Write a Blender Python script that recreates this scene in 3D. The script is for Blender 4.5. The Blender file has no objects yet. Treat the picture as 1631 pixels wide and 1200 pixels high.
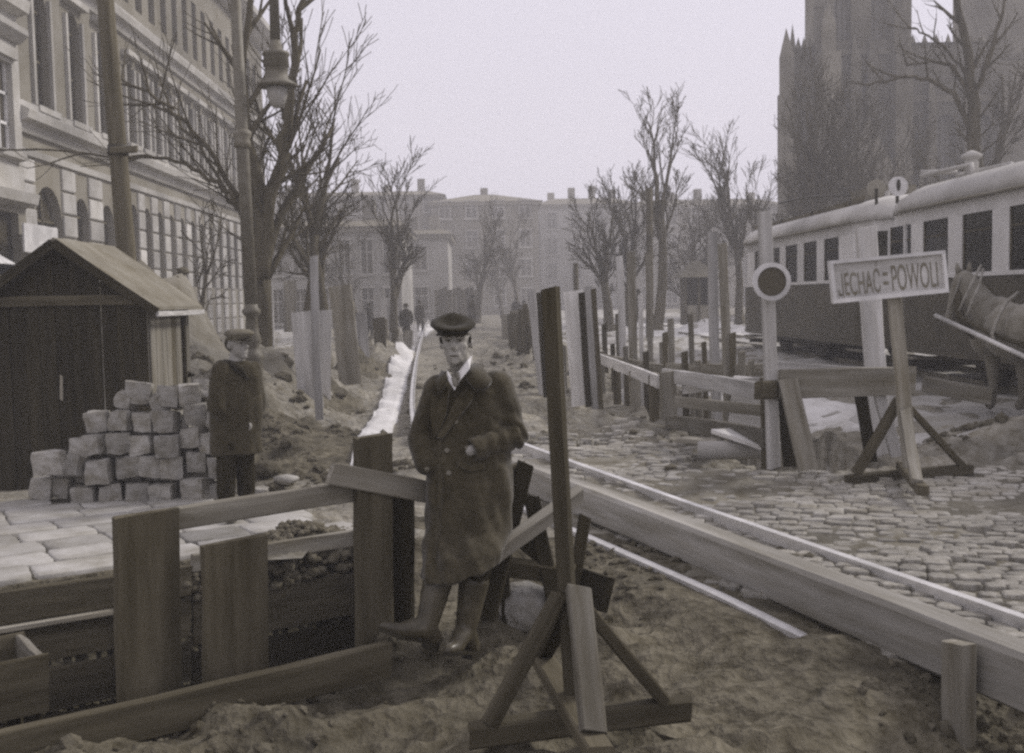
import bpy, bmesh, math, random
import numpy as np
from mathutils import Vector, Matrix, noise as mnoise

# ------------------------------------------------------------------ camera
SC = bpy.context.scene
COL = SC.collection
W0, H0, FPX = 1631.0, 1200.0, 1750.0
CAM = Vector((0, 0, 1.58))
ROLL = math.radians(1.2)
Yc = Vector((768 - W0 / 2, H0 / 2 - 478, -FPX)).normalized()
Zc = Vector((-math.sin(ROLL), math.cos(ROLL), 0))
Zc = (Zc - Yc * Zc.dot(Yc)).normalized()
Xc = Yc.cross(Zc)
CM = Matrix((Xc, Yc, Zc))
cam_d = bpy.data.cameras.new('camera')
cam_d.sensor_width = 36
cam_d.lens = 36 * FPX / W0
cam_d.clip_start = 0.05
cam_d.clip_end = 2000
cam = bpy.data.objects.new('camera', cam_d)
COL.objects.link(cam)
cam.matrix_world = Matrix.Translation(CAM) @ CM.to_4x4()
SC.camera = cam

# ------------------------------------------------------------------ sky and sun
SUN_EL, SUN_AZ = math.radians(38), math.radians(62)   # azimuth from +Y towards +X
w = bpy.data.worlds.new('World')
SC.world = w
w.use_nodes = True
nt = w.node_tree
nt.nodes.clear()
wo = nt.nodes.new('ShaderNodeOutputWorld')
bg = nt.nodes.new('ShaderNodeBackground')
sky = nt.nodes.new('ShaderNodeTexSky')
sky.sky_type = 'NISHITA'
sky.sun_disc = False
sky.sun_elevation = SUN_EL
sky.sun_rotation = SUN_AZ
sky.air_density = 1.0
sky.dust_density = 6.0
bw = nt.nodes.new('ShaderNodeRGBToBW')
cl = nt.nodes.new('ShaderNodeMath'); cl.operation = 'MINIMUM'; cl.inputs[1].default_value = 9.0
ma = nt.nodes.new('ShaderNodeMath'); ma.operation = 'MULTIPLY_ADD'
ma.inputs[1].default_value = 0.10     # a thin share of the clear sky behind the overcast
ma.inputs[2].default_value = 3.95      # even overcast
tint = nt.nodes.new('ShaderNodeMix'); tint.data_type = 'RGBA'; tint.blend_type = 'MULTIPLY'
tint.inputs[0].default_value = 1.0
tint.inputs[7].default_value = (1.0, 0.96, 1.09, 1)
nt.links.new(sky.outputs[0], bw.inputs[0])
nt.links.new(bw.outputs[0], cl.inputs[0])
nt.links.new(cl.outputs[0], ma.inputs[0])
nt.links.new(ma.outputs[0], tint.inputs[6])
nt.links.new(tint.outputs[2], bg.inputs[0])
bg.inputs[1].default_value = 0.1
nt.links.new(bg.outputs[0], wo.inputs[0])

sl = bpy.data.lights.new('sun', 'SUN')
sl.energy = 1.5
sl.angle = math.radians(12)
sl.color = (1.0, 0.95, 0.90)
sun = bpy.data.objects.new('sun', sl)
COL.objects.link(sun)
sd = Vector((math.sin(SUN_AZ) * math.cos(SUN_EL), math.cos(SUN_AZ) * math.cos(SUN_EL), math.sin(SUN_EL)))
sun.rotation_euler = sd.to_track_quat('Z', 'Y').to_euler()
sun.location = (20, 20, 30)

SC.view_settings.view_transform = 'Standard'
SC.view_settings.look = 'None'
SC.view_settings.exposure = 0.88
SC.view_settings.gamma = 1.0
SC.view_settings.use_curve_mapping = False
SC.cycles.filter_width = 2.6
SC.cycles.volume_bounces = 1
SC.cycles.max_bounces = 4
SC.cycles.adaptive_threshold = 0.012
SC.cycles.use_denoising = False      # the fine grain suits the old print
SC.cycles.use_light_tree = False

# ------------------------------------------------------------------ helpers
def at(px, py, Y):
    d = CM @ Vector((px - W0 / 2, H0 / 2 - py, -FPX))
    return CAM + d * (Y / d.y)

def on(px, py, z=0.0):
    d = CM @ Vector((px - W0 / 2, H0 / 2 - py, -FPX))
    return CAM + d * ((z - CAM.z) / d.z)

def atx(px, py, X):
    d = CM @ Vector((px - W0 / 2, H0 / 2 - py, -FPX))
    return CAM + d * (X / d.x)

def pix(p):
    c = CM.transposed() @ (Vector(p) - CAM)
    if c.z > -0.05: return (-1e5, -1e5)
    return (W0 / 2 + FPX * c.x / -c.z, H0 / 2 - FPX * c.y / -c.z)

WM = {}
def reg(o, m): WM[o.name] = m.copy()

def tag(o, label=None, cat=None, group=None, kind=None):
    if label: o['label'] = label
    if cat: o['category'] = cat
    if group: o['group'] = group
    if kind: o['kind'] = kind
    return o

def thing(name, label, cat, loc, group=None):
    o = bpy.data.objects.new(name, None)
    o.empty_display_size = 0.1
    COL.objects.link(o)
    o.location = loc
    reg(o, Matrix.Translation(Vector(loc)))
    return tag(o, label, cat, group)

def link(name, me, parent=None, matrix=None):
    o = bpy.data.objects.new(name, me)
    COL.objects.link(o)
    m = matrix or Matrix.Identity(4)
    if parent is not None:
        o.parent = parent
        o.matrix_local = WM[parent.name].inverted() @ m
    else:
        o.matrix_world = m
    reg(o, m)
    return o

def mesh(name, V, F, mat, smooth=False):
    me = bpy.data.meshes.new(name)
    me.from_pydata([tuple(v) for v in V], [], F)
    if mat is not None:
        me.materials.append(mat)
    if smooth:
        me.polygons.foreach_set('use_smooth', [True] * len(me.polygons))
    me.update()
    return me

def mk(name, V, F, mat, parent=None, smooth=False):
    """world-space vertices -> one object whose origin sits at its base"""
    A = np.array([tuple(v) for v in V], dtype=float)
    c = Vector(((A[:, 0].min() + A[:, 0].max()) / 2, (A[:, 1].min() + A[:, 1].max()) / 2, A[:, 2].min()))
    me = mesh(name, A - np.array(c), F, mat, smooth)
    return link(name, me, parent, Matrix.Translation(c))

def S(v, k=1.0):
    """sepia: the warm brown-grey of the print for an albedo v"""
    pts = [(0.0, (1.22, 1.02, 0.50)), (0.06, (1.18, 1.0, 0.60)), (0.2, (1.07, 1.0, 0.80)), (0.4, (1.02, 0.99, 0.92)), (0.8, (1.0, 0.985, 0.97)), (1.1, (1, 1, 1))]
    for (a, ca), (b, cb) in zip(pts, pts[1:]):
        if v <= b:
            t = (v - a) / (b - a)
            return tuple(v * (ca[i] + (cb[i] - ca[i]) * t) for i in range(3)) + (1.0,)
    return (v, v, v, 1)

MATS = {}
def mat(name, lo, hi, scale=6.0, rough=0.9, bump=0.3, stretch=(1, 1, 1), spec=0.15, big=0.0, bscale=None, dist=0.02, metal=0.0, ramp=(0.3, 0.7), sheen=0.0):
    if name in MATS: return MATS[name]
    m = bpy.data.materials.new(name)
    m.use_nodes = True
    t = m.node_tree
    b = t.nodes['Principled BSDF']
    b.inputs['Roughness'].default_value = rough
    b.inputs['Specular IOR Level'].default_value = spec
    b.inputs['Metallic'].default_value = metal
    tc = t.nodes.new('ShaderNodeTexCoord')
    mp = t.nodes.new('ShaderNodeMapping')
    mp.inputs['Scale'].default_value = stretch
    oi = t.nodes.new('ShaderNodeObjectInfo')
    t.links.new(tc.outputs['Object'], mp.inputs[0])
    off = t.nodes.new('ShaderNodeVectorMath'); off.operation = 'SCALE'
    cmb = t.nodes.new('ShaderNodeCombineXYZ')
    for i in range(3): t.links.new(oi.outputs['Random'], cmb.inputs[i])
    t.links.new(cmb.outputs[0], off.inputs[0]); off.inputs['Scale'].default_value = 40
    t.links.new(off.outputs[0], mp.inputs['Location'])
    n1 = t.nodes.new('ShaderNodeTexNoise')
    n1.inputs['Scale'].default_value = scale
    n1.inputs['Detail'].default_value = 6
    n1.inputs['Roughness'].default_value = 0.65
    t.links.new(mp.outputs[0], n1.inputs['Vector'])
    r = t.nodes.new('ShaderNodeValToRGB')
    r.color_ramp.elements[0].position = ramp[0]
    r.color_ramp.elements[1].position = ramp[1]
    r.color_ramp.elements[0].color = S(lo)
    r.color_ramp.elements[1].color = S(hi)
    t.links.new(n1.outputs['Fac'], r.inputs[0])
    # slow blotches and a little tone difference from piece to piece
    n2 = t.nodes.new('ShaderNodeTexNoise')
    n2.inputs['Scale'].default_value = scale * 0.17
    n2.inputs['Detail'].default_value = 3
    t.links.new(mp.outputs[0], n2.inputs['Vector'])
    mr = t.nodes.new('ShaderNodeMapRange')
    mr.inputs[1].default_value = 0.3; mr.inputs[2].default_value = 0.7
    mr.inputs[3].default_value = 0.78 - big; mr.inputs[4].default_value = 1.12 + big
    t.links.new(n2.outputs['Fac'], mr.inputs[0])
    ra = t.nodes.new('ShaderNodeMapRange')
    ra.inputs[3].default_value = 0.86; ra.inputs[4].default_value = 1.12
    t.links.new(oi.outputs['Random'], ra.inputs[0])
    mu = t.nodes.new('ShaderNodeMath'); mu.operation = 'MULTIPLY'
    t.links.new(mr.outputs[0], mu.inputs[0]); t.links.new(ra.outputs[0], mu.inputs[1])
    mx = t.nodes.new('ShaderNodeMix'); mx.data_type = 'RGBA'; mx.blend_type = 'MULTIPLY'
    mx.inputs[0].default_value = 1.0
    t.links.new(r.outputs[0], mx.inputs[6])
    t.links.new(mu.outputs[0], mx.inputs[7])
    t.links.new(mx.outputs[2], b.inputs['Base Color'])
    if bump:
        bn = t.nodes.new('ShaderNodeBump')
        bn.inputs['Strength'].default_value = bump
        bn.inputs['Distance'].default_value = dist
        n3 = t.nodes.new('ShaderNodeTexNoise')
        n3.inputs['Scale'].default_value = bscale or scale * 2.2
        n3.inputs['Detail'].default_value = 5
        t.links.new(mp.outputs[0], n3.inputs['Vector'])
        t.links.new(n3.outputs['Fac'], bn.inputs['Height'])
        t.links.new(bn.outputs[0], b.inputs['Normal'])
    if sheen:
        b.inputs['Sheen Weight'].default_value = sheen
    MATS[name] = m
    return m

M_DIRTD = mat('dark_soil', 0.04, 0.15, 11, bump=1.0, dist=0.07, bscale=11, big=0.2)  # darker tone than the surrounding dirt
M_RUST = mat('rusticated_stone', 0.32, 0.50, 2.0, bump=0.4, dist=0.02, bscale=9, big=0.12)
M_DIRT = mat('dirt', 0.11, 0.28, 9, bump=1.0, dist=0.07, bscale=11, big=0.2)
M_CLOD = mat('clod', 0.05, 0.16, 14, bump=0.8, dist=0.02)
M_PALE = mat('pale_earth', 0.12, 0.27, 2.2, bump=0.8, dist=0.05, bscale=8, big=0.1)
M_SNOW = mat('snow', 0.46, 0.72, 1.6, rough=0.7, bump=0.5, dist=0.04, bscale=7, big=0.0)
M_SLUSH = mat('slush', 0.32, 0.62, 1.1, rough=0.7, bump=0.6, dist=0.04, bscale=6, big=0.1)
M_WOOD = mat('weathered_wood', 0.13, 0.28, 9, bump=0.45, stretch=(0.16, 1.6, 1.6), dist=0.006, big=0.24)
M_WOODL = mat('pale_wood', 0.38, 0.60, 9, bump=0.45, stretch=(0.16, 1.6, 1.6), dist=0.006, big=0.24)
M_WOODD = mat('dark_wood', 0.045, 0.12, 9, bump=0.5, stretch=(0.16, 1.6, 1.6), dist=0.006, big=0.24)  # plain dark wood tone, a step below the weathered one
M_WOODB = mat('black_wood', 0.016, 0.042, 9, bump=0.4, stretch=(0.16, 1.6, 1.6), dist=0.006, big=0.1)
M_POLE = mat('pole_wood', 0.05, 0.12, 9, bump=0.5, stretch=(1.6, 1.6, .12), dist=0.006, big=0.12)
M_BEAM = mat('beam_wood', 0.19, 0.36, 9, bump=0.5, stretch=(0.16, 1.6, 1.6), dist=0.008, big=0.24)
M_BED = mat('cobble_bed', 0.10, 0.24, 6, bump=0.9, dist=0.02, bscale=16, big=0.2)
M_BARK = mat('bark', 0.045, 0.10, 8, bump=0.9, stretch=(1, 1, 0.25), dist=0.03)
M_BARKL = mat('light_bark', 0.06, 0.13, 8, bump=0.8, stretch=(1, 1, 0.25), dist=0.03)
M_SETT = mat('granite_sett', 0.17, 0.40, 9, bump=1.0, dist=0.02, bscale=22, big=0.1)
M_COB = mat('cobble_stone', 0.15, 0.36, 5, rough=0.75, bump=0.7, dist=0.012, bscale=25, big=0.12, spec=0.3)
M_SLAB = mat('paving_stone', 0.22, 0.42, 3.5, rough=0.7, bump=0.5, dist=0.01, bscale=18, big=0.1, spec=0.3)
M_STUC = mat('stucco', 0.15, 0.25, 0.8, bump=0.3, dist=0.02, bscale=6, big=0.12)
M_STONE = mat('facade_stone', 0.30, 0.44, 1.6, bump=0.4, dist=0.02, bscale=9, big=0.12)
M_STUCP = mat('pale_stucco', 0.30, 0.48, 0.5, bump=0.2, dist=0.02, big=0.1)
M_CHUR = mat('church_stone', 0.06, 0.19, 0.5, bump=0.5, dist=0.05, bscale=2.2, big=0.2)
M_ROOF = mat('far_roof', 0.10, 0.17, 1.2, bump=0.4, dist=0.03)
M_FELT = mat('roof_felt', 0.12, 0.22, 3, bump=0.4, dist=0.01, big=0.1)
M_GLASS = mat('dark_pane', 0.03, 0.07, 0.7, rough=0.15, bump=0, spec=0.5, big=0.2)
M_FRAME = mat('window_frame', 0.30, 0.42, 8, bump=0.1)
M_IRON = mat('painted_iron', 0.10, 0.19, 9, rough=0.6, bump=0.3, dist=0.006, spec=0.35)
M_BLACK = mat('black_iron', 0.015, 0.035, 9, rough=0.6, bump=0.3, dist=0.006, spec=0.3)
M_TRAMW = mat('tram_cream_paint', 0.52, 0.68, 1.5, rough=0.45, bump=0.1, dist=0.004, spec=0.35, big=0.05)
M_TRAMD = mat('tram_dark_paint', 0.035, 0.07, 1.5, rough=0.4, bump=0.12, dist=0.004, spec=0.4, big=0.15)
M_ROOFC = mat('tram_roof_canvas', 0.36, 0.52, 1.6, rough=0.8, bump=0.25, dist=0.01, big=0.08)
M_WHITE = mat('white_paint', 0.6, 0.76, 10, rough=0.6, bump=0.25, dist=0.004, big=0.08)
M_SIGNP = mat('sign_panel', 0.40, 0.58, 6, rough=0.7, bump=0.2, stretch=(1, 1, 3), dist=0.003, big=0.08)
M_LETT = mat('faded_lettering', 0.10, 0.22, 14, rough=0.8, bump=0)
M_STEEL = mat('worn_rail_steel', 0.55, 0.72, 14, rough=0.35, bump=0.2, dist=0.003, spec=0.5, stretch=(1, 1, 1), metal=0.3)
M_ROPE = mat('rope', 0.62, 0.80, 30, rough=0.8, bump=0.3, dist=0.004)
M_COAT = mat('wool_coat', 0.036, 0.072, 30, rough=1.0, bump=0.4, dist=0.004, spec=0.05, sheen=0.25)
M_CAPC = mat('dark_cloth', 0.014, 0.03, 26, rough=1.0, bump=0.4, dist=0.004, spec=0.05, sheen=0.15)
M_CAPL = mat('grey_tweed', 0.12, 0.20, 30, rough=1.0, bump=0.5, dist=0.005, spec=0.05)
M_JACK = mat('work_jacket', 0.034, 0.065, 20, rough=1.0, bump=0.5, dist=0.006, spec=0.05, sheen=0.1)
M_TROU = mat('dark_trousers', 0.018, 0.034, 20, rough=1.0, bump=0.4, dist=0.006, spec=0.05)
M_BOOT = mat('worn_leather', 0.03, 0.085, 12, rough=0.40, bump=0.4, dist=0.004, spec=0.4, big=0.1)
M_SKIN = mat('skin', 0.30, 0.36, 12, rough=0.6, bump=0.1, dist=0.002, spec=0.3)
M_SHIRT = mat('white_cotton', 0.66, 0.76, 10, bump=0.1)
M_TIE = mat('patterned_tie', 0.04, 0.3, 60, bump=0.1)
M_BUTT = mat('horn_button', 0.14, 0.22, 20, rough=0.4, bump=0)
M_EYE = mat('eye_shadow', 0.07, 0.10, 20, rough=0.4, bump=0)
M_HORSE = mat('horse_coat', 0.13, 0.23, 5, rough=0.6, bump=0.2, dist=0.006, spec=0.3, sheen=0.1)
M_HARN = mat('harness_leather', 0.03, 0.06, 12, rough=0.6, bump=0.2, dist=0.004)
M_STRAP = mat('pale_strap', 0.2, 0.36, 12, rough=0.7, bump=0.2, dist=0.004)
M_ROAD = mat('muddy_road', 0.26, 0.52, 0.9, rough=0.75, bump=0.6, dist=0.04, bscale=5, big=0.14)

def tglass():
    m = bpy.data.materials.new('tram_window_glass'); m.use_nodes = True
    t = m.node_tree; t.nodes.clear()
    o = t.nodes.new('ShaderNodeOutputMaterial'); mx = t.nodes.new('ShaderNodeMixShader')
    tr = t.nodes.new('ShaderNodeBsdfTransparent'); tr.inputs[0].default_value = (0.55, 0.54, 0.52, 1)
    gl = t.nodes.new('ShaderNodeBsdfGlossy'); gl.inputs['Roughness'].default_value = 0.08
    gl.inputs[0].default_value = (0.8, 0.8, 0.8, 1)
    fr = t.nodes.new('ShaderNodeFresnel'); fr.inputs[0].default_value = 1.5
    t.links.new(fr.outputs[0], mx.inputs[0]); t.links.new(tr.outputs[0], mx.inputs[1]); t.links.new(gl.outputs[0], mx.inputs[2])
    t.links.new(mx.outputs[0], o.inputs[0])
    return m
M_TGLASS = tglass()

# ---- shapes ---------------------------------------------------------------
BOXF = [(0, 1, 3, 2), (4, 6, 7, 5), (0, 4, 5, 1), (2, 3, 7, 6), (0, 2, 6, 4), (1, 5, 7, 3)]
def boxv(x0, x1, y0, y1, z0, z1):
    return [(x, y, z) for x in (x0, x1) for y in (y0, y1) for z in (z0, z1)]

def box(name, x0, x1, y0, y1, z0, z1, m, parent=None):
    return mk(name, boxv(x0, x1, y0, y1, z0, z1), BOXF, m, parent)

def merge(parts):
    V, F = [], []
    for v, f in parts:
        n = len(V); V += [tuple(p) for p in v]; F += [tuple(i + n for i in q) for q in f]
    return V, F

def plank_mesh(L, wd, th, seed, rough=1.0, segs=None):
    rng = random.Random(seed)
    n = segs or max(3, min(9, int(L / 0.22)))
    ch = min(wd, th) * 0.13
    a, b = wd / 2, th / 2
    prof = [(-a + ch, -b), (a - ch, -b), (a, -b + ch), (a, b - ch), (a - ch, b), (-a + ch, b), (-a, b - ch), (-a, -b + ch)]
    V, F = [], []
    bow = rng.uniform(-1, 1) * 0.006 * L * rough
    bow2 = rng.uniform(-1, 1) * 0.004 * L * rough
    for i in range(n + 1):
        t = i / n
        s = 4 * t * (1 - t)
        jx = rng.uniform(-1, 1) * 0.004 * rough if i in (0, n) else 0
        for k, (u, v) in enumerate(prof):
            sk = (u / a) * 0.012 * rough * rng.uniform(0.2, 1) if i in (0, n) else 0
            V.append((t * L + jx + sk, u * (1 + rng.uniform(-.04, .04) * rough) + bow * s, v + bow2 * s + rng.uniform(-.003, .003) * rough))
    for i in range(n):
        for k in range(8):
            q = (k + 1) % 8
            F.append((i * 8 + k, i * 8 + q, (i + 1) * 8 + q, (i + 1) * 8 + k))
    F.append(tuple(range(7, -1, -1)))
    F.append(tuple(n * 8 + k for k in range(8)))
    return V, F

_pseed = [100]
def plank(name, p0, p1, wd, th, wdir, m, parent=None, rough=1.0):
    """board from p0 to p1; wd measured along wdir (made square to the length), th across"""
    p0, p1 = Vector(p0), Vector(p1)
    ax = p1 - p0; L = ax.length; ax.normalize()
    wv = Vector(wdir); wv = (wv - ax * wv.dot(ax)).normalized()
    tv = ax.cross(wv)
    M = Matrix((ax, wv, tv)).transposed().to_4x4()
    M.translation = p0
    _pseed[0] += 1
    V, F = plank_mesh(L, wd, th, _pseed[0], rough)
    return link(name, mesh(name, V, F, m), parent, M)

def frame_of(d):
    d = Vector(d).normalized()
    a = Vector((0, 0, 1)) if abs(d.z) < 0.9 else Vector((1, 0, 0))
    u = d.cross(a).normalized()
    return u, d.cross(u)

def tube(pts, rad, n=8, caps=True):
    pts = [Vector(p) for p in pts]
    if not hasattr(rad, '__len__'): rad = [rad] * len(pts)
    V, F = [], []
    u = None
    for i, p in enumerate(pts):
        d = pts[min(i + 1, len(pts) - 1)] - pts[max(i - 1, 0)]
        if d.length < 1e-9: d = Vector((0, 0, 1))
        d.normalize()
        if u is None: u, v = frame_of(d)
        else:
            u = (u - d * u.dot(d))
            u = u.normalized() if u.length > 1e-6 else frame_of(d)[0]
            v = d.cross(u)
        for k in range(n):
            a = 2 * math.pi * k / n
            V.append(p + (u * math.cos(a) + v * math.sin(a)) * rad[i])
    for i in range(len(pts) - 1):
        for k in range(n):
            q = (k + 1) % n
            F.append((i * n + k, i * n + q, (i + 1) * n + q, (i + 1) * n + k))
    if caps:
        F.append(tuple(range(n - 1, -1, -1)))
        F.append(tuple((len(pts) - 1) * n + k for k in range(n)))
    return V, F

def lathe(prof, c, n=16):
    """prof: (radius, z) list, revolved about the vertical through c"""
    V, F = [], []
    for r, z in prof:
        for k in range(n):
            a = 2 * math.pi * k / n
            V.append((c[0] + r * math.cos(a), c[1] + r * math.sin(a), c[2] + z))
    for i in range(len(prof) - 1):
        for k in range(n):
            q = (k + 1) % n
            F.append((i * n + k, i * n + q, (i + 1) * n + q, (i + 1) * n + k))
    F.append(tuple(range(n - 1, -1, -1)))
    F.append(tuple((len(prof) - 1) * n + k for k in range(n)))
    return V, F

def rockshape(seed, sx, sy, sz, sub=2, amp=0.18, cube=0.0):
    bm = bmesh.new()
    bmesh.ops.create_icosphere(bm, subdivisions=sub, radius=1)
    V = []
    o = Vector((seed * 3.7, seed * 1.3, seed * 7.1))
    for v in bm.verts:
        p = v.co.copy()
        if cube:
            m_ = max(abs(p.x), abs(p.y), abs(p.z))
            p = p.lerp(p / m_ * 0.86, cube)
        p *= 1 + amp * (mnoise.noise(p * 1.3 + o) + 0.5 * mnoise.noise(p * 3.1 + o))
        V.append((p.x * sx, p.y * sy, p.z * sz))
    F = [tuple(v.index for v in f.verts) for f in bm.faces]
    bm.free()
    return V, F

def settshape(seed, s, amp=1.0):
    """a roughly split cube with worn edges"""
    bm = bmesh.new()
    bmesh.ops.create_cube(bm, size=1)
    bmesh.ops.subdivide_edges(bm, edges=bm.edges, cuts=3, use_grid_fill=True)
    rng = random.Random(seed)
    o = Vector((rng.uniform(0, 50), rng.uniform(0, 50), rng.uniform(0, 50)))
    sk = [1 + rng.uniform(-.14, .14) for _ in range(8)]
    V = []
    for v in bm.verts:
        p = v.co * 2
        m = (abs(p.x) ** 13 + abs(p.y) ** 13 + abs(p.z) ** 13) ** (1 / 13.0)
        q = p / m
        q = q * (1 + amp * (0.13 * mnoise.noise(q * 0.9 + o) + 0.07 * mnoise.noise(q * 2.6 + o) + .03 * mnoise.noise(q * 5.3 + o)))
        ci = (q.x > 0) * 4 + (q.y > 0) * 2 + (q.z > 0)
        cw = min(1, abs(q.x * q.y * q.z) ** .5)
        q = q * (1 + amp * (sk[ci] - 1) * cw)
        V.append((q.x * s[0] / 2, q.y * s[1] / 2, q.z * s[2] / 2))
    F = [tuple(v.index for v in f.verts) for f in bm.faces]
    bm.free()
    return V, F

def placed(VF, loc, rot=(0, 0, 0)):
    from mathutils import Euler
    R = Euler(rot).to_matrix()
    return [R @ Vector(v) + Vector(loc) for v in VF[0]], VF[1]

def loft(rings, close=True):
    """rings: lists of points of equal length"""
    n = len(rings[0]); V = [p for r in rings for p in r]; F = []
    for i in range(len(rings) - 1):
        for k in range(n):
            q = (k + 1) % n
            F.append((i * n + k, i * n + q, (i + 1) * n + q, (i + 1) * n + k))
    if close:
        F.append(tuple(range(n - 1, -1, -1)))
        F.append(tuple((len(rings) - 1) * n + k for k in range(n)))
    return V, F

def ring(c, rx, ry, yaw=0.0, tilt=(0, 0), n=24, pw=2.0):
    out = []
    cy, sy = math.cos(yaw), math.sin(yaw)
    for k in range(n):
        a = 2 * math.pi * k / n
        ca, sa = math.cos(a), math.sin(a)
        x = rx * math.copysign(abs(ca) ** (2 / pw), ca); y = ry * math.copysign(abs(sa) ** (2 / pw), sa)
        X = x * cy - y * sy; Y = x * sy + y * cy
        out.append(Vector((c[0] + X, c[1] + Y, c[2] + tilt[0] * X + tilt[1] * Y)))
    return out

def ell(c, r, n=12):
    bm = bmesh.new()
    bmesh.ops.create_icosphere(bm, subdivisions=2, radius=1)
    V = [(c[0] + v.co.x * r[0], c[1] + v.co.y * r[1], c[2] + v.co.z * r[2]) for v in bm.verts]
    F = [tuple(v.index for v in f.verts) for f in bm.faces]
    bm.free()
    return V, F

def chain(pts, rad):
    """closed tapered limb with round joints"""
    parts = []
    for i, p in enumerate(pts):
        parts.append(ell(p, (rad[i],) * 3))
    for i in range(len(pts) - 1):
        parts.append(tube([pts[i], pts[i + 1]], [rad[i], rad[i + 1]], 12))
    return merge(parts)

def blob(name, parts, m, parent, voxel=0.012, smooth=4, folds=None):
    """overlapping closed shapes fused into one continuous skin"""
    V, F = merge(parts)
    me = mesh(name + '_raw', V, F, m)
    o = bpy.data.objects.new(name + '_raw', me)
    COL.objects.link(o)
    r = o.modifiers.new('r', 'REMESH'); r.mode = 'VOXEL'; r.voxel_size = voxel
    s = o.modifiers.new('s', 'SMOOTH'); s.iterations = smooth; s.factor = 0.5
    dg = bpy.context.evaluated_depsgraph_get()
    dg.update()
    me2 = bpy.data.meshes.new_from_object(o.evaluated_get(dg))
    bpy.data.objects.remove(o)
    A = np.empty(len(me2.vertices) * 3); me2.vertices.foreach_get('co', A); A = A.reshape(-1, 3)
    if folds:
        N = np.empty(len(me2.vertices) * 3); me2.vertices.foreach_get('normal', N); N = N.reshape(-1, 3)
        D = np.array([folds(Vector(p)) for p in A])
        A = A + N * D[:, None]
    c = np.array([(A[:, 0].min() + A[:, 0].max()) / 2, (A[:, 1].min() + A[:, 1].max()) / 2, A[:, 2].min()])
    me2.vertices.foreach_set('co', (A - c).ravel())
    me2.name = name
    me2.materials.clear(); me2.materials.append(m)
    me2.polygons.foreach_set('use_smooth', [True] * len(me2.polygons))
    me2.update()
    return link(name, me2, parent, Matrix.Translation(Vector(c)))

def dup(o, parent, M):
    c = o.copy(); COL.objects.link(c)
    c.parent = parent
    if parent is not None:
        c.matrix_parent_inverse = Matrix.Identity(4)
        c.matrix_local = WM[parent.name].inverted() @ M
    else: c.matrix_world = M
    reg(c, M)
    return c
# ------------------------------------------------------------------ the ground
def xy(v): return (v.x, v.y)
TN0, TN1 = on(-420, 1262), on(612, 1024)             # near lip of the open trench
TF0, TF1 = on(-330, 985, -0.1), on(600, 850, -0.1)   # far lip
RA = on(835, 808, .03); RD = (on(1345, 1031, .03) - RA); RD.z = 0; RD.normalize()
RE = on(1338, 1027, .03)
TR_L = [xy(TN0), xy(TN1), xy(TF1), xy(TF0)]
FN, FF = on(1232, 752), on(946, 616)                 # line of the street-side trench fence
TR_R = [(FN.x + 0.08, FN.y + 0.25), (FN.x + 1.25, FN.y + 0.25), (FF.x + 1.15, FF.y + 3), (FF.x + 0.08, FF.y + 3)]

def inpoly(P, x, y):
    r = np.zeros(x.shape, bool)
    n = len(P)
    for i in range(n):
        x0, y0 = P[i]; x1, y1 = P[(i + 1) % n]
        c = ((y0 > y) != (y1 > y))
        with np.errstate(divide='ignore', invalid='ignore'):
            xi = (x1 - x0) * (y - y0) / ((y1 - y0) if y1 != y0 else 1e-9) + x0
        r ^= c & (x < xi)
    return r

def sstep(a, b, t):
    t = np.clip((t - a) / (b - a), 0, 1)
    return t * t * (3 - 2 * t)

def vnoise(x, y, s, seed):
    """smooth value noise on arrays"""
    x = x * s + seed * 17.3; y = y * s + seed * 9.1
    xi, yi = np.floor(x), np.floor(y); fx, fy = x - xi, y - yi
    h = lambda a, b: np.modf(np.sin(a * 127.1 + b * 311.7 + seed * 13.7) * 43758.5453)[0]
    u, v = fx * fx * (3 - 2 * fx), fy * fy * (3 - 2 * fy)
    a, b, c, d = h(xi, yi), h(xi + 1, yi), h(xi, yi + 1), h(xi + 1, yi + 1)
    return (a * (1 - u) + b * u) * (1 - v) + (c * (1 - u) + d * u) * v

MOUNDS = [  # x, y, rx, ry, height
     (-0.2, 50, 1.3, 14, 0.25), (2.0, 3.7, .5, .5, -.40),
    (-2.6, 13.6, 0.9, 1.5, 0.50), (-1.9, 12.2, 0.7, 1.0, 0.16), (-2.9, 17.5, 0.7, 2.5, 0.55), (-2.9, 24.5, 0.7, 3.0, 0.75), (-2.8, 31, 0.8, 3.5, 0.8),
    (-4.6, 17.0, 1.25, 1.5, 1.85), (-5.6, 16.5, 1.2, 1.4, 1.3), (-3.7, 15.2, 0.8, 1.0, 0.75),
    (4.9, 10.5, 0.85, 0.45, 0.24), (5.8, 10.3, 0.8, 0.45, 0.14), (4.2, 11.5, 0.6, 0.5, 0.2),
    (2.2, 9.15, 0.9, 0.28, 0.13), (1.75, 12.5, 0.22, 2.6, 0.14),
    (8.8, 43, 1.4, 1.2, 0.55), (11.3, 41, 1.3, 1.0, 0.5), (1.7, 30, 0.7, 5, 0.5), (2.1, 40, 0.8, 6, 0.5),
    (0.25, 3.9, 0.7, 0.5, 0.05), (1.1, 5.1, 0.35, 0.6, 0.06),
]
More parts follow.
